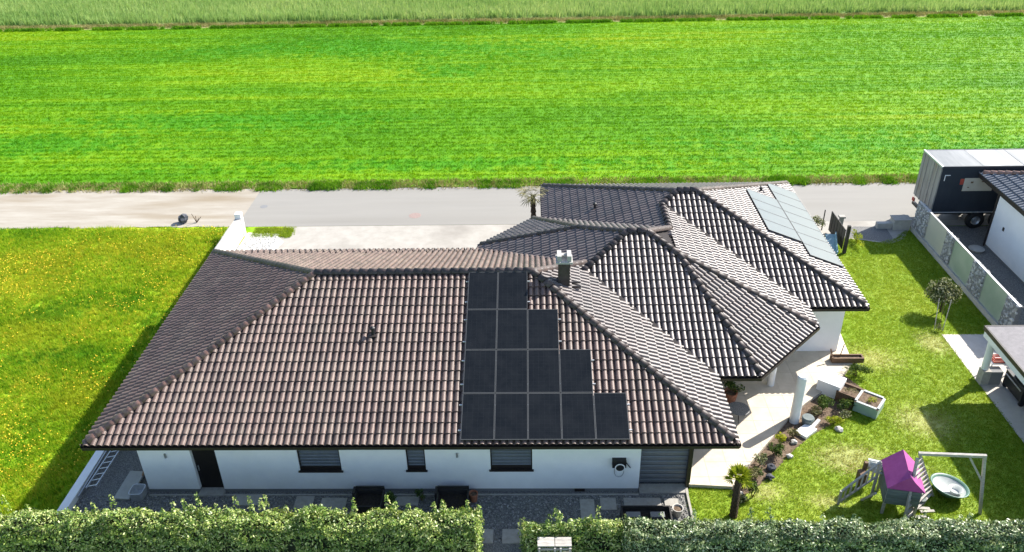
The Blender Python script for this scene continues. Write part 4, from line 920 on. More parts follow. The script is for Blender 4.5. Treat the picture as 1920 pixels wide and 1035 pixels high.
p_, d_ = crown_pts((13.95, 27.0, 0.55), (0.28, 0.25, 0.16), 170, 32); leafobj('foliage', p_, d_, 0.07, 0.4, M['yellow_leaf'], rb)
top(MB().box((10.95, 25.62, 0.07), (0.75, 0.5, 0.12), rad(40)), 'stone_slab', M['white'], 'white stone slab in the bed beside the round column', 'slab')
top(MB().box((11.42, 26.02, 0.06), (0.75, 0.14, 0.10), rad(48)), 'stone_slab', M['palerock'], 'narrow pale stone lying behind the white slab', 'slab')
top(MB().lathe((11.15, 26.15, 0.0), [(0.2, 0), (0.26, 0.3), (0.22, 0.36), (0.0, 0.36)], 14), 'green_tub', M['greenwood'], 'dark green tub at the foot of the round column', 'tub')
SH = [((14.2, 29.3, 0.30), (0.75, 0.40, 0.36), 900, 'shrub', 'curved dark shrub row behind the raised beds'), ((12.05, 27.0, 0.40), (0.42, 0.40, 0.45), 800, 'shrub', 'round dark green shrub right of the column'),
      ((12.2, 26.15, 0.20), (0.45, 0.30, 0.25), 420, 'yellow_leaf', 'low yellow green plant at the bed edge'), ((9.35, 24.35, 0.30), (0.40, 0.35, 0.33), 600, 'shrub', 'dark shrub midway along the bed'),
      ((9.75, 24.95, 0.25), (0.28, 0.28, 0.28), 320, 'yellow_leaf', 'bright green tuft beside the terrace wall'), ((8.65, 23.75, 0.30), (0.36, 0.33, 0.33), 420, 'shrub_pale', 'pale green shrub between two dark ones in the bed'),
      ((8.15, 22.95, 0.28), (0.42, 0.35, 0.30), 520, 'palm_leaf', 'brownish dry shrub near the front end of the bed'), ((8.0, 22.1, 0.35), (0.24, 0.36, 0.38), 500, 'shrub', 'narrow dark conifer right of the small palm'),
      ((7.62, 21.85, 0.15), (0.35, 0.25, 0.18), 240, 'shrub_pale', 'pale ground plant at the foot of the small palm'), ((13.0, 27.0, 0.3), (0.45, 0.32, 0.28), 500, 'shrub', 'dark leafy plant in front of the raised beds')]
SH += [((10.35, 25.35, 0.2), (0.30, 0.26, 0.24), 300, 'palm_leaf', 'dry brown plant between the green tuft and the white slab'), ((8.45, 23.2, 0.2), (0.26, 0.24, 0.22), 260, 'shrub', 'small dark plant beside the blue grey rock'),
       ((11.7, 26.6, 0.25), (0.34, 0.30, 0.28), 380, 'palm_leaf', 'brown dry shrub right behind the green tub'), ((12.7, 26.45, 0.22), (0.34, 0.26, 0.25), 320, 'shrub_pale', 'pale leafy plant at the outer bed edge near the raised beds'), ((7.75, 22.55, 0.3), (0.22, 0.22, 0.34), 300, 'yellow_leaf', 'yellow green bush behind the small palm')]
for i, (c, r, n, mt, lab) in enumerate(SH): plant('shrub', c, r, n, 50 + i, M[mt], lab, size=0.085)
ROCKS = [((9.05, 23.55, 0.08), 0.20, 'rock', 'dark rock midway along the bed'), ((8.85, 23.05, 0.08), 0.17, 'rock', 'blue grey rock beside the dry shrub'), ((9.9, 24.2, 0.06), 0.14, 'palerock', 'small pale rock at the outer edge of the bed'), ((7.55, 22.15, 0.10), 0.16, 'palerock', 'pale stone behind the small palm trunk'), ((12.3, 25.75, 0.05), 0.18, 'palerock', 'flat pale stone on the lawn by the yellow plant'), ((10.3, 25.0, 0.05), 0.15, 'palerock', 'pale stone below the terrace wall')]
for i, (c, r, mt, lab) in enumerate(ROCKS): top(MB().blob(c, (r * 0.95, r * 0.8, r * 0.62), 5 + i, 2, 0.5), 'rock', M[mt], lab, 'rock')
# palms
def palm(name, base, tip, r, nf, fl, seed, leafm, label, droop=0.5, updir=0.55):
    o = empty(name, base, label, 'palm tree'); b = Vector(base); t = Vector(tip); tk = MB()
    n = 9
    for k in range(n):
        p = b.lerp(t, k / n); q = b.lerp(t, (k + 1) / n); tk.cyl(p, q, r * (1.15 - 0.25 * k / n), r * (0.85 - 0.2 * k / n), 9)
    tk.obj('trunk', M['bark'], o); rg = random.Random(seed)
    for k in range(nf):
        a = 2 * math.pi * k / nf + rg.uniform(-0.2, 0.2); up = rg.uniform(0.1, 1.0) * updir; L = fl * rg.uniform(0.75, 1.15)
        mb = MB(); d = Vector((math.cos(a), math.sin(a), up)).normalized(); side = Vector((-math.sin(a), math.cos(a), 0))
        stalk = t + d * L * 0.45; mb.cyl(t, stalk, 0.012, 0.008, 4)
        for j in range(11):
            fa = (j - 5) / 5 * 1.35; dd = (d * math.cos(fa) + side * math.sin(fa)).normalized(); l2 = L * 0.6 * (1 - 0.25 * abs(fa) / 1.35)
            e = stalk + dd * l2 + Vector((0, 0, -droop * l2 * rg.uniform(0.3, 1.0))); w = dd.cross(Vector((0, 0, 1))).normalized() * 0.022
            md = stalk.lerp(e, 0.55) + Vector((0, 0, 0.05 * l2))
            mb.add([stalk, md + w, e, md - w], [(0, 1, 2, 3)], rg.random())
        mb.obj('frond', leafm, o)
    return o
palm('palm_tree', (7.11, 21.2, 0), (7.12, 21.3, 1.65), 0.14, 34, 0.58, 4, M['yellow_leaf'], 'small palm with yellow green fronds at the front terrace corner', 0.25, 2.6)
palm('palm_tree', (0.15, 45.0 - 3.2, 0), (0.05, 41.9, 3.0), 0.17, 17, 1.1, 5, M['palm_leaf'], 'taller dry looking palm on the forecourt behind the house', 0.75, 0.6)
# small tree and staked sapling
st = empty('small_tree', (20.0, 34.4, 0), 'small bushy tree with pale sunlit leaves on the lawn', 'tree')
MB().cyl((20.0, 34.4, 0), (19.98, 34.42, 0.7), 0.05, 0.03, 8).cyl((19.98, 34.42, 0.5), (20.25, 34.5, 1.1), 0.025, 0.01, 6).cyl((19.98, 34.42, 0.5), (19.75, 34.35, 1.1), 0.025, 0.01, 6).obj('trunk', M['bark'], st)
p_, d_ = crown_pts((20.02, 34.42, 1.02), (0.85, 0.8, 0.82), 3600, 77, clumps=16); leafobj('crown', p_, d_, 0.12, 0.5, M['shrub_pale'], st, None, 0.8)
sp = empty('sapling', (19.25, 32.75, 0), 'thin staked sapling with bare stems near the paving corner', 'tree')
MB().cyl((19.25, 32.78, 0), (19.42, 33.3, 1.6), 0.018, 0.010, 6).obj('trunk', M['brownwood'], sp)
MB().cyl((19.08, 32.85, 0), (19.12, 33.25, 1.5), 0.02, 0.02, 6).cyl((19.4, 32.72, 0), (19.62, 33.1, 1.5), 0.02, 0.02, 6).obj('stake', M['greywood'], sp)
p_, d_ = crown_pts((19.2, 32.8, 0.18), (0.3, 0.26, 0.18), 220, 81); leafobj('foliage', p_, d_, 0.07, 0.5, M['shrub_pale'], sp)

# ================================================================== PLAY TOWER and SWING
pt = empty('play_tower', (13.0, 21.7, 0), 'wooden play tower with purple canvas roof and grey green walls', 'play tower')
ry = rad(-12); mt_ = Matrix.Rotation(ry, 3, 'Z')
def tw(x, y, z): q = mt_ @ Vector((x, y, 0)); return (13.02 + q.x, 21.75 + q.y, z)
for sx in (-.52, .52):
    for sy in (-.55, .55): MB().bar(tw(sx, sy, 0), tw(sx, sy, 1.34), 0.08).obj('post', M['greywood'], pt)
for k in range(5):
    z = 0.62 + k * 0.14
    MB().box(tw(0, -0.60, z), (1.1, 0.03, 0.13), ry, RND.random()).obj('wall_board', M['greenwood'], pt)
    MB().box(tw(-0.57, 0, z), (0.03, 1.14, 0.13), ry, RND.random()).obj('wall_board', M['greenwood'], pt)
MB().box(tw(0, 0, 0.56), (1.08, 1.12, 0.05), ry).obj('platform', M['greywood'], pt)
rf = MB(); ze_, zr_ = 1.36, 1.98
a, b, c, d, e, f = tw(-.62, -.72, ze_), tw(-.62, .72, ze_), tw(.62, .72, ze_), tw(.62, -.72, ze_), tw(0, -.72, zr_), tw(0, .72, zr_)
rf.add([a, b, f, e, c, d], [(0, 3, 2, 1), (3, 5, 4, 2), (0, 5, 3), (1, 2, 4)])
rf.obj('canvas_roof', M['purple'], pt)
# ramp with railing up to the tower from the left
for (z0, z1) in ((0.62, 1.72), (0.10, 1.02)):
    MB().bar((11.0, 21.75, z0), (12.3, 22.1, z1), 0.06).obj('rail', M['greywood'], pt)
for k in range(8):
    t = k / 7; x = 11.0 + 1.3 * t; y = 21.75 + 0.35 * t; MB().bar((x, y, 0.10 + 0.92 * t), (x, y, 0.62 + 1.1 * t), 0.045).obj('baluster', M['greywood'], pt)
for (a, b) in (((11.0, 21.75, 0), (11.0, 21.75, 0.66)), ((12.3, 22.1, 0), (12.3, 22.1, 1.72)), ((11.9, 21.95, 0.0), (12.1, 21.5, 0.8))): MB().bar(a, b, 0.08).obj('ramp_post', M['greywood'], pt)
# slide sheet with rungs, pale, on the left side of the tower
sd = MB()
for k in range(4): sd.box((12.32 + 0.05 * k, 22.55 - 0.1 * k, 1.35 - 0.1 * k), (0.42, 0.10, 0.04), rad(-20))
sd.obj('pale_step', M['paleplastic'], pt)
sw = empty('swing_frame', (14.6, 21.5, 0), 'weathered wooden swing frame with slatted climbing ladder', 'swing')
MB().bar((13.25, 21.62, 2.55), (15.36, 21.3, 2.72), 0.10).obj('beam', M['greywood'], sw)
MB().bar((15.85, 21.29, 0), (15.30, 21.3, 2.72), 0.09).obj('leg', M['greywood'], sw)
MB().bar((14.85, 21.36, 2.62), (15.52, 21.31, 1.55), 0.07).obj('brace', M['greywood'], sw)
LA, LB = (Vector((13.30, 21.62, 2.5)), Vector((14.55, 22.15, 0.0))), (Vector((13.18, 21.50, 2.45)), Vector((12.95, 20.75, 0.0)))
for (a, b) in (LA, LB): MB().bar(a, b, 0.08).obj('ladder_rail', M['greywood'], sw)
for k in range(10):
    t = (k + 0.9) / 10.5; pa = LA[0].lerp(LA[1], t); pb = LB[0].lerp(LB[1], t)
    MB().bar(pa + Vector((0, 0, 0.05)), pb + Vector((0, 0, 0.05 + RND.uniform(-.02, .02))), 0.085, 0.035, RND.random()).obj('rung', M['greywood'], sw)
# helmet-like pale ball and dark post behind the tower roof
top(MB().blob((12.55, 22.9, 0.75), (0.30, 0.24, 0.22), 3, 2, 0.1), 'paddling_ball', M['paleplastic'], 'pale plastic tub upside down behind the purple roof', 'tub')
top(MB().bar((12.1, 22.7, 0), (12.15, 22.75, 1.1), 0.12).box((12.0, 22.55, 0.55), (0.25, 0.3, 0.5)), 'toy_post', M['brownwood'], 'dark brown post with a bucket left of the purple roof', 'post')
# green sand dish
ds = empty('sand_dish', (15.1, 22.3, 0), 'round pale dish with green rim below the swing beam', 'paddling pool')
dmx = Matrix.Rotation(rad(-4), 3, 'X') @ Matrix.Rotation(rad(8), 3, 'Y')
MB().lathe((15.12, 22.28, 0.30), [(0.30, -0.26), (0.60, 0.0), (0.68, 0.10), (0.64, 0.11), (0.57, 0.03)], 28, m=dmx).obj('rim', M['greenplastic'], ds, smooth=True)
MB().lathe((15.12, 22.28, 0.30), [(0.57, 0.028), (0.28, -0.21), (0.0, -0.21)], 28, m=dmx).obj('basin', M['paleplastic'], ds, smooth=True)
MB().lathe((15.32, 22.18, 0.16), [(0.16, 0.0), (0.26, 0.16), (0.24, 0.17), (0.14, 0.03), (0.0, 0.03)], 20).obj('bowl', M['paleplastic'], ds, smooth=True)
top(MB().box((13.85, 21.45, 0.1), (0.55, 0.12, 0.05), rad(-5)).box((13.95, 21.25, 0.16), (0.5, 0.1, 0.05), rad(4)).box((13.6, 21.05, 0.1), (0.5, 0.1, 0.05), rad(2)), 'loose_boards', M['greywood'], 'three loose grey boards lying under the climbing ladder', 'boards')
top(MB().lathe((13.92, 21.75, 0.0), [(0.14, 0), (0.17, 0.3), (0.0, 0.3)], 12), 'toy_bucket', M['greenwood'], 'dark green bucket under the climbing ladder', 'bucket')

# ================================================================== RIGHT: gabion fence, box, trailer, neighbour, carport
gf = empty('gabion_fence', (22.05, 38, 0), 'long fence of stone gabions alternating with frosted panels', 'fence')
segs = [('g', 43.05, 41.5), ('p', 41.5, 39.35), ('g', 39.35, 38.4), ('p', 38.4, 36.3), ('g', 36.3, 35.0), ('p', 35.0, 32.95), ('g', 32.95, 31.9)]
MB().bx(21.95, 22.25, 31.9, 43.05, -0.1, 0.30).obj('base', M['concrete'], gf)
ico = bmesh.new(); bmesh.ops.create_icosphere(ico, subdivisions=1, radius=1); IV = [v.co.copy() for v in ico.verts]; IF = [tuple(v.index for v in f.verts) for f in ico.faces]; ico.free()
first = True
for i, (k, ya, yb) in enumerate(segs):
    if k == 'g':
        c = MB().bx(22.02, 22.22, yb + 0.02, ya - 0.02, 0.30, 1.82).obj('gabion_cage', M['plinth'], gf)
        st_ = MB(); n = int((ya - yb) * 1.5 * 95)
        for q in range(n):
            y = RND.uniform(yb + .05, ya - .05); z = RND.uniform(0.36, 1.84); r = RND.uniform(0.05, 0.10); x = 22.02 + RND.uniform(-0.015, 0.03)
            t = RND.random(); st_.add([(x + v.x * r * 0.7, y + v.y * r * RND.uniform(.8, 1.2), z + v.z * r * RND.uniform(.7, 1.1)) for v in IV], IF, t)
            if q % 4 == 0:
                z2 = 1.83; x2 = RND.uniform(22.03, 22.22); st_.add([(x2 + v.x * r, y + v.y * r, z2 + v.z * r * 0.6) for v in IV], IF, RND.random())
        st_.obj('gabion_stones', M['stone'], c)['kind'] = 'stuff'
    else:
        MB().bx(22.06, 22.12, yb + 0.03, ya - 0.03, 0.30, 1.84).obj('frosted_panel', M['frosted2'] if first else M['frosted'], gf); first = False
    MB().bx(22.04, 22.16, ya - 0.03, ya + 0.03, 0.30, 1.86).obj('post', M['steel'], gf)
MB().bx(22.05, 22.15, 31.9, 43.05, 1.86, 1.89).obj('cap_rail', M['alu'], gf)
ub = empty('utility_cabinet', (21.4, 43.2, 0), 'grey utility box at the roadside end of the fence', 'cabinet')
MB().bx(20.95, 21.90, 43.05, 43.65, 0, 0.62).obj('body', M['concrete'], ub); MB().bx(20.90, 21.93, 43.0, 43.70, 0.62, 0.68).obj('lid', M['slab'], ub); 
top(MB().bx(20.1, 20.95, 43.25, 43.55, 0, 0.35), 'low_wall', M['concrete'], 'low grey wall stub left of the utility box', 'wall')
# trailer
tl = empty('truck_trailer', (29, 44.3, 0), 'dark curtain sided truck trailer with pale roof parked on the lane', 'trailer')
TX0, TX1, TY0, TY1, TZ0, TZ1 = 22.90, 36.4, 43.10, 45.60, 1.14, 3.93
MB().bx(TX0 + .05, TX1, TY0, TY1, TZ0, TZ1 - 0.10).obj('curtain_side', M['trailer_side'], tl)
for k in range(6):
    a = TX0 + 0.02 + k * 2.25; MB().bx(a + .015, a + 2.235, TY0 + .06, TY1 - .06, TZ1 - 0.03, TZ1 + RND.uniform(0, .012)).obj('roof_sheet', M['trailer_roof'] if k % 2 else M['trailer_roof2'], tl)
MB().bx(TX0, TX1, TY0 - 0.02, TY0 + 0.06, TZ1 - 0.12, TZ1 + 0.02).bx(TX0, TX1, TY1 - 0.06, TY1 + 0.02, TZ1 - 0.12, TZ1 + 0.02).obj('roof_rail', M['trailer_side'], tl)
MB().bx(TX0 - 0.03, TX0 + 0.06, TY0 - 0.02, TY1 + 0.02, TZ1 - 0.06, TZ1 + 0.03).obj('rear_header', M['alu'], tl)
for (a, b) in ((TY0 + .03, 44.34), (44.36, TY1 - .03)):
    dd = MB().bx(TX0 - 0.02, TX0 + 0.05, a, b, TZ0 + .02, TZ1 - 0.08).obj('rear_door', M['trailer_door'], tl)
    for y in (a + 0.35 * (b - a), a + 0.75 * (b - a)): MB().cyl((TX0 - 0.05, y, TZ0), (TX0 - 0.05, y, TZ1 - 0.1), 0.02, 0.02, 6).obj('lock_bar', M['steel'], dd)
MB().bx(TX0, TX1, TY0 - 0.025, TY0 + 0.02, TZ0 - 0.05, TZ0 + 0.01).obj('side_rail', M['alu'], tl)
MB().bx(TX0 + .2, TX1, TY0 + .5, TY1 - .5, 0.75, TZ0 - 0.06).obj('chassis', M['black'], tl)
MB().bx(TX0 - 0.02, TX0 + 0.12, TY0 + .1, TY1 - .1, 0.55, 0.72).obj('bumper', M['black'], tl)
for y in (TY0 + .3, TY1 - .2): MB().bx(TX0 - 0.06, TX0 + .02, y - .12, y + .12, 0.78, 0.98).obj('tail_light', M['red'], tl)
MB().bx(23.15, 23.45, TY0 - 0.012, TY0 - 0.003, 3.40, 3.44).bx(23.15, 23.19, TY0 - 0.012, TY0 - 0.003, 3.08, 3.40).obj('reflective_corner', M['white'], tl)
MB().bx(24.30, 25.95, TY0 - 0.014, TY0 - 0.003, 2.45, 3.24).obj('side_panel', M['cream'], tl)
MB().bx(24.08, 24.28, TY0 - 0.014, TY0 - 0.003, 2.85, 3.2).obj('side_mark', M['red'], tl)
MB().box((24.75, TY0 - 0.018, 2.98), (0.14, 0.006, 0.10)).box((25.35, TY0 - 0.018, 3.02), (0.16, 0.006, 0.06), tilt=None).box((24.6, TY0 - 0.018, 2.68), (0.1, 0.006, 0.05)).obj('side_print', M['brownwood'], tl)
for x in (25.62, 26.95, 28.3):
    for y0 in (TY0 + 0.08, TY1 - 0.40):
        w_ = MB().lathe((x, y0 + 0.30, 0.52), [(0.26, 0.0), (0.48, 0.02), (0.52, 0.06), (0.52, 0.26), (0.48, 0.30), (0.26, 0.30)], 22, m=dm).obj('wheel', M['rubber'], tl, smooth=True)
        MB().lathe((x, y0 + 0.29, 0.52), [(0.0, 0.24), (0.12, 0.26), (0.16, 0.2), (0.27, 0.28), (0.27, 0.02), (0.0, 0.02)], 18, m=dm).obj('rim', M['steel'], w_)
# neighbour's house
nh = empty('neighbour_house', (30, 34, 0), 'white neighbouring house with grey tiled roof behind the gabion fence', 'house')
MB().bx(25.32, 38, 26, 41.1, 0.12, 3.42).obj('wall', M['render'], nh)
MB().bx(25.335, 38, 26, 41.09, -0.1, 0.12).obj('plinth', M['plinth'], nh)
NZ = 3.60; nf = ('n', Vector((24.95, 26)), Vector((1, 0)), [Vector((24.95, 42.85)), Vector((24.95, 24)), Vector((31.5, 24)), Vector((31.5, 36.3))])
NT = [me('tile', TV, TF, M['ntile'], False, [k / 5.0] * len(TF)) for k in range(6)]
def zface0(f, x, y): return -99
build_face(nf, nh, M['ntile'], NT, nkeep=0, hidden=False, ze=NZ)
MB().prism([(25.0, 24), (38, 24), (38, 42.8), (25.0, 42.8)], NZ - 0.2, NZ - 0.17).obj('soffit', M['fascia'], nh)
MB().bx(24.90, 24.97, 24, 42.9, NZ - 0.22, NZ + 0.02).bx(24.97, 38, 42.83, 42.9, NZ - 0.22, NZ + 0.02).obj('gutter', M['fascia'], nh)
nfr = ('nr', Vector((24.95, 42.85)), Vector((0, -1)), [Vector((38, 42.85)), Vector((24.95, 42.85)), Vector((31.5, 36.3)), Vector((38, 36.3))])
build_face(nfr, nh, M['ntile'], NT, nkeep=0, hidden=False, ze=NZ)
ridge_line((25.05, 42.75, NZ + 0.04), (31.5, 36.3, NZ + 6.55 * T22), nh)
MB().cyl((25.27, 41.15, 0), (25.27, 41.15, 3.4), 0.05, 0.05, 8).obj('downpipe', M['fascia'], nh)
MB().bx(25.29, 25.325, 39.85, 40.0, 1.55, 1.75).obj('wall_lamp', M['black'], nh)
top(MB().lathe((24.6, 40.6, 0.0), [(0.36, 0.0), (0.42, 0.12), (0.2, 0.2), (0.0, 0.22)], 18), 'yard_lid', M['concrete'], 'round pale concrete lid lying behind the gabion fence', 'lid')
# carport
cp = empty('carport', (22, 25, 0), 'flat roofed carport with grey top and white fascia', 'carport')
KX0, KX1, KY0, KY1 = 18.95, 27.0, 18.0, 29.12
MB().bx(KX0 + .06, KX1, KY0, KY1 - .04, 2.60, 2.74).obj('roof', M['membrane'], cp)
MB().bx(KX0 - .01, KX0 + .06, KY0, KY1, 2.56, 2.755).bx(KX0 + .06, KX1, KY1 - .04, KY1 + .02, 2.56, 2.755).obj('edge_trim', M['fascia'], cp)
MB().bx(KX0 + .03, KX0 + .12, KY0, KY1 - .08, 2.28, 2.56).bx(KX0 + .12, KX1, KY1 - .16, KY1 - .07, 2.28, 2.56).obj('fascia', M['white'], cp)
MB().bx(KX0 + .12, KX1, KY0, KY1 - .16, 2.50, 2.60).obj('ceiling', M['white'], cp)
for y in (28.85, 20.2): MB().cyl((19.42, y, 0.0), (19.30, y, 2.3), 0.15, 0.15, 16).obj('column', M['white'], cp)
MB().bx(25.5, 25.8, 18, 29.0, 0, 2.5).obj('back_wall', M['plinth'], cp)
gb = empty('grey_locker', (19.6, 28.85, 0), 'grey two part locker box at the foot of the carport column', 'box')
MB().box((19.40, 28.80, 0.36), (0.34, 0.40, 0.72), 0).obj('body', M['slab'], gb)
MB().box((19.84, 28.84, 0.34), (0.50, 0.42, 0.68), 0).obj('door_panel', M['plinth'], gb)
wk = empty('work_table', (20.4, 29.3, 0), 'white folding table beside the carport column', 'table')
MB().bx(19.75, 21.1, 29.05, 29.6, 0.76, 0.80).obj('table_top', M['white'], wk)
for (x, y) in ((19.8, 29.1), (21.05, 29.1), (19.8, 29.55), (21.05, 29.55)): MB().bar((x, y, 0), (x, y, 0.76), 0.04).obj('leg', M['white'], wk)
cr_ = empty('red_crate', (20.15, 29.2, 0.8), 'red brown slatted crate on the white table', 'crate')
for z in (0.81, 0.90, 0.99):
    MB().bx(19.88, 20.45, 29.10, 29.12, z, z + 0.06).obj('slat', M['red'], cr_); MB().bx(19.88, 20.45, 29.40, 29.42, z, z + 0.06).obj('slat', M['red'], cr_)
    MB().bx(19.86, 19.88, 29.10, 29.42, z, z + 0.06).obj('slat', M['red'], cr_); MB().bx(20.45, 20.47, 29.10, 29.42, z, z + 0.06).obj('slat', M['red'], cr_)
MB().bx(19.88, 20.45, 29.12, 29.40, 0.802, 0.82).obj('crate_floor', M['brownwood'], cr_)
bq = empty('barbecue_cart', (20.9, 27.8, 0), 'black covered barbecue cart under the carport', 'barbecue')
MB().bx(20.12, 21.7, 27.15, 28.55, 0.22, 0.90).obj('cover', M['black'], bq); MB().blob((20.9, 27.85, 0.92), (0.72, 0.62, 0.32), 8, 2, 0.2).obj('lid', M['black'], bq)
MB().bar((20.05, 27.2, 0.78), (20.05, 28.4, 0.78), 0.04).obj('handle', M['steel'], bq)
for x in (20.25, 21.6):
    for y in (27.2, 28.5): MB().lathe((x, y, 0.13), [(0.0, .04), (0.13, .04), (0.13, -.04), (0.0, -.04)], 12, m=dm).obj('wheel', M['rubber'], bq)
top(MB().lathe((20.35, 26.75, 0.0), [(0.16, 0.0), (0.2, 0.34), (0.17, 0.34), (0.14, 0.05), (0.0, 0.05)], 14), 'steel_bucket', M['steel'], 'small metal bucket in front of the black barbecue', 'bucket')
# gate, shrub and blue slide behind the far roof corner
gt = empty('garden_gate', (16.9, 41.5, 0), 'dark metal garden gate beside the far roof corner', 'gate')
MB().bar((17.28, 40.4, 0), (17.28, 40.4, 1.7), 0.16, 0.16).obj('post', M['darkwood'], gt)
MB().bar((16.9, 43.2, 0), (16.9, 43.2, 1.3), 0.05).bar((15.3, 43.3, 0), (15.3, 43.3, 1.3), 0.05).obj('post', M['black'], gt)
for k in range(6): y = 40.6 + k * 0.4; MB().bx(17.18, 17.22, y, y + 0.34, 0.15, 1.35).obj('slat', M['darkwood'], gt)
plant('shrub', (16.2, 43.0, 0.5), (0.8, 0.6, 0.55), 900, 91, M['shrub_pale'], 'pale green shrub inside the garden gate', size=0.11)
plant('shrub', (18.4, 41.6, 0.3), (0.35, 0.9, 0.35), 420, 92, M['yellow_leaf'], 'yellow green weeds outside the garden gate', size=0.10)
bs = empty('blue_slide', (16.4, 40.6, 0), 'blue plastic tub slide half hidden behind the far roof', 'slide')
MB().box((16.55, 40.6, 0.45), (0.5, 1.7, 0.06), rad(-12), tilt=Matrix.Rotation(rad(14), 3, 'X')).box((16.82, 40.55, 0.55), (0.06, 1.7, 0.2), rad(-12), tilt=Matrix.Rotation(rad(14), 3, 'X')).obj('chute', M['blue'], bs)
MB().bx(15.9, 16.3, 40.3, 41.2, 0.0, 0.4).obj('base', M['darkwood'], bs)
top(MB().bx(17.75, 17.95, 42.9, 43.1, 0, 0.9).bx(17.68, 18.02, 42.85, 43.15, 0.9, 1.0), 'letter_box', M['slab'], 'small grey letter box post at the roadside', 'letter box')
# manholes, rock and twigs by the track
top(MB().lathe((-7.2, 45.6, 0.006), [(0.0, 0.004), (0.36, 0.004), (0.38, 0.0)], 20), 'manhole_cover', M['manhole'], 'reddish round manhole cover in the asphalt lane', 'manhole cover')
top(MB().lathe((-17.0, 47.1, 0.006), [(0.0, 0.003), (0.22, 0.003), (0.24, 0.0)], 16), 'valve_cover', M['plinth'], 'small grey valve cover in the lane near the white pillar', 'manhole cover')
top(MB().blob((-21.35, 45.0, 0.24), (0.30, 0.28, 0.34), 2, 2, 0.55), 'boulder', M['rock'], 'dark boulder at the edge of the gravel track', 'boulder')
tg = MB()
for (dx, dy, dz) in ((-0.25, 0.1, 0.55), (0.05, -0.1, 0.5), (0.3, 0.1, 0.35), (0.12, 0.15, 0.25)): tg.cyl((-20.55, 44.95, 0), (-20.55 + dx, 44.95 + dy, dz), 0.03, 0.015, 5)
top(tg, 'dead_twigs', M['brownwood'], 'bare dark twigs beside the boulder on the track edge', 'plant')
# white gravel patch by the pillar
wg = struct(MB().prism([(-17.0, 40.6), (-14.9, 40.6), (-14.5, 42.3), (-15.2, 43.3), (-16.95, 43.5)], -0.02, 0.03), 'white_gravel', M['wpebble'], 'patch of white gravel by the wall pillar')
sn = MB()
for k in range(420):
    x = RND.uniform(-16.9, -15.0); y = RND.uniform(41.2, 43.3); r = RND.uniform(0.03, 0.075); sn.add([(x + v.x * r, y + v.y * r, 0.03 + v.z * r * 0.7) for v in IV], IF, RND.random())
tag(sn.obj('white_stones', M['wpebble']), 'loose white stones heaped by the wall pillar', None, None, 'stuff')
# pebbles in the gravel yard
pv = MB()
PB = []
for k in range(9000):
    x = RND.uniform(-17.0, 5.5); y = RND.uniform(19.9, 22.2); 
    if any(abs(x - s[0]) < s[2] / 2 + .03 and abs(y - s[1]) < s[3] / 2 + .03 for s in slabs): continue
    r = RND.uniform(0.018, 0.042); pv.add([(x - r, y - r * .6, 0), (x + r * .8, y - r, 0), (x + r, y + r * .7, 0), (x - r * .5, y + r, 0), (x, y, r * 1.1)], [(0, 1, 4), (1, 2, 4), (2, 3, 4), (3, 0, 4)], RND.random())
tag(pv.obj('yard_gravel', M['pebble']), 'loose dark gravel stones in the front yard', None, None, 'stuff')

# ================================================================== GRASS, CROPS
def scatter(x0, x1, y0, y1, n): return np.stack([NR.uniform(x0, x1, n), NR.uniform(y0, y1, n), np.zeros(n)], 1)
def inlawn(P):
    k = np.ones(len(P), bool); x, y = P[:, 0], P[:, 1]
    n = len(LAWN); inside = np.zeros(len(P), bool)
    def pip(poly):
        ins = np.zeros(len(P), bool); m = len(poly); j = m - 1
        for i in range(m):
            xi, yi = poly[i]; xj, yj = poly[j]
            c = ((yi > y) != (yj > y)) & (x < (xj - xi) * (y - yi) / (yj - yi + 1e-12) + xi); ins ^= c; j = i
        return ins
    bed = [(7.35, 21.9), (8.3, 22.6), (9.3, 23.6), (10.2, 24.6), (11.2, 25.5), (12.3, 26.2), (13.2, 27.0), (14.2, 28.4), (13.6, 29.6), (12.0, 28.0), (10.2, 26.4), (8.6, 24.2), (7.35, 22.7)]
    return pip(LAWN) & ~pip(TER) & ~pip(bed)
P = scatter(5.6, 22.2, 19.0, 43.0, 120000); P = P[inlawn(P)]
# fewer blades where the lawn is worn
worn = np.zeros(len(P))
for (_, x, y, rx, ry) in LAWN_P: worn = np.maximum(worn, np.clip(1.2 - np.hypot((P[:, 0] - x) / rx, (P[:, 1] - y) / ry), 0, 1))
P = P[NR.uniform(0, 1, len(P)) > worn * 0.5]
blades('lawn_grass', P, 0.035, 0.03, M['lawn_blade'], 'short mown garden grass', ck=0.2, n=6, spread=0.05, lean=0.9)
P = np.concatenate([scatter(-48, -17.4, 18.5, 44.3, 85000)]); P = P[(P[:, 1] < 43.9) | (NR.uniform(0, 1, len(P)) < 0.6)]
hm = 0.10 + 0.10 * np.array([0.5 + 0.9 * noise.noise(Vector((a * 0.35, b * 0.35, 3))) for a, b, c in P])
blades('meadow_grass', P, np.clip(hm, 0.06, 0.3), 0.035, M['meadow_blade'], 'tall ragged meadow grass', ck=0.35, n=7, spread=0.07, lean=0.9)
# dandelions in drifts
FP = scatter(-48, -17.6, 20, 44.2, 52000)
dn = np.array([noise.noise(Vector((a * 0.16, b * 0.22, 7))) + 0.6 * noise.noise(Vector((a * 0.6, b * 0.6, 2))) for a, b, c in FP]) + (FP[:, 1] - 33) * 0.018
FP = FP[NR.uniform(0, 1, len(FP)) < np.clip(0.03 + 0.55 * (dn + 0.12), 0.015, 0.6)][:13000]; FP[:, 2] = NR.uniform(0.12, 0.24, len(FP))
o = leafobj('dandelions', FP, np.tile([0, 0, 1.0], (len(FP), 1)), 0.062, 0.9, M['flower'], None, None, 0.25); tag(o, 'yellow dandelion heads scattered in drifts', None, None, 'stuff')
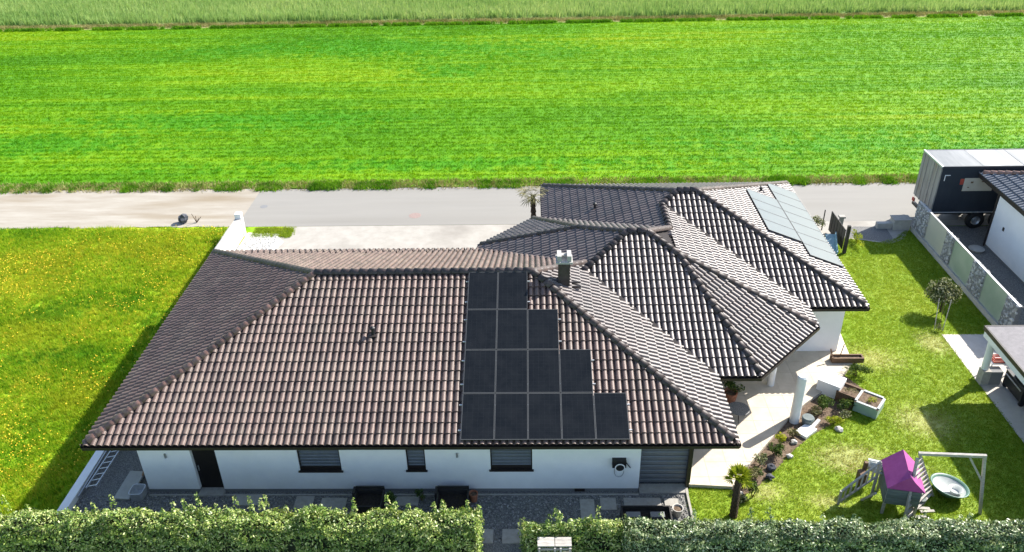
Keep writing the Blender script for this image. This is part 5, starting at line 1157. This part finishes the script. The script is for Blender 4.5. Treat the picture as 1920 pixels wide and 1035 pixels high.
# field crop in rows
P = scatter(-64, 58, FY0 + 0.05, FY1, 170000); P[:, 1] = np.where(NR.uniform(0, 1, len(P)) < 0.42, np.round(P[:, 1] / 0.75) * 0.75 + NR.normal(0, 0.09, len(P)), P[:, 1])
blades('field_crop', P, 0.085, 0.06, M['field_blade'], 'young green crop blades across the field', n=4, spread=0.11, lean=1.6)
# grain
P = scatter(-78, 70, 95.9, 116, 42000); P[:, 2] = 0.0
blades('grain_stalks', P, 0.75, 0.09, M['grain_blade'], 'tall bluish green grain stalks', n=6, spread=0.16, lean=0.35)
# pale strip; dark tussocks on its near edge stand in for the ditch shadow
P = scatter(-75, 66, 94.2, 95.6, 9000); blades('strip_grass', P, 0.22, 0.06, M['drygrass'], 'dry grass of the strip between the fields', n=5, spread=0.12, lean=0.8)
P = scatter(-75, 66, 93.4, 93.9, 7000); m_ = np.array([noise.noise(Vector((a * 0.45, 1, 0))) + 0.7 * noise.noise(Vector((a * 1.7, 3, 0))) for a, b, c in P]) > -0.1; P = P[m_]
blades('ditch_shadow_tussock', P, 0.26, 0.08, M['verge'], 'dark green tussocks drawing the ditch shadow between the fields', n=6, spread=0.14, lean=0.6)
# roadside verge
P = scatter(-66, 60, 49.55, 50.6, 16000)
hv_ = np.array([noise.noise(Vector((a * 0.33, 4, 0))) + 0.6 * noise.noise(Vector((a * 1.1, 9, 0))) for a, b, c in P]); P2_ = P[(hv_ > 0.05)]; h2 = 0.12 + 0.34 * np.clip(hv_[hv_ > 0.05], 0, 1) * NR.uniform(0.5, 1, int((hv_ > 0.05).sum()))
blades('verge_tussock', P2_, h2, 0.06, M['verge'], 'dark green tussocks along the lane edge', n=7, spread=0.12, lean=0.7)
P = scatter(-66, 60, 49.6, 50.9, 9000); blades('verge_grass', P, 0.16, 0.05, M['drygrass'], 'thin yellowish verge grass along the lane', n=4, spread=0.14, lean=0.9)
P = scatter(-16.6, -14.3, 42.9, 44.1, 900); blades('corner_grass', P, 0.1, 0.04, M['lawn_blade'], 'thin grass around the white gravel', n=5, spread=0.08, lean=0.9)
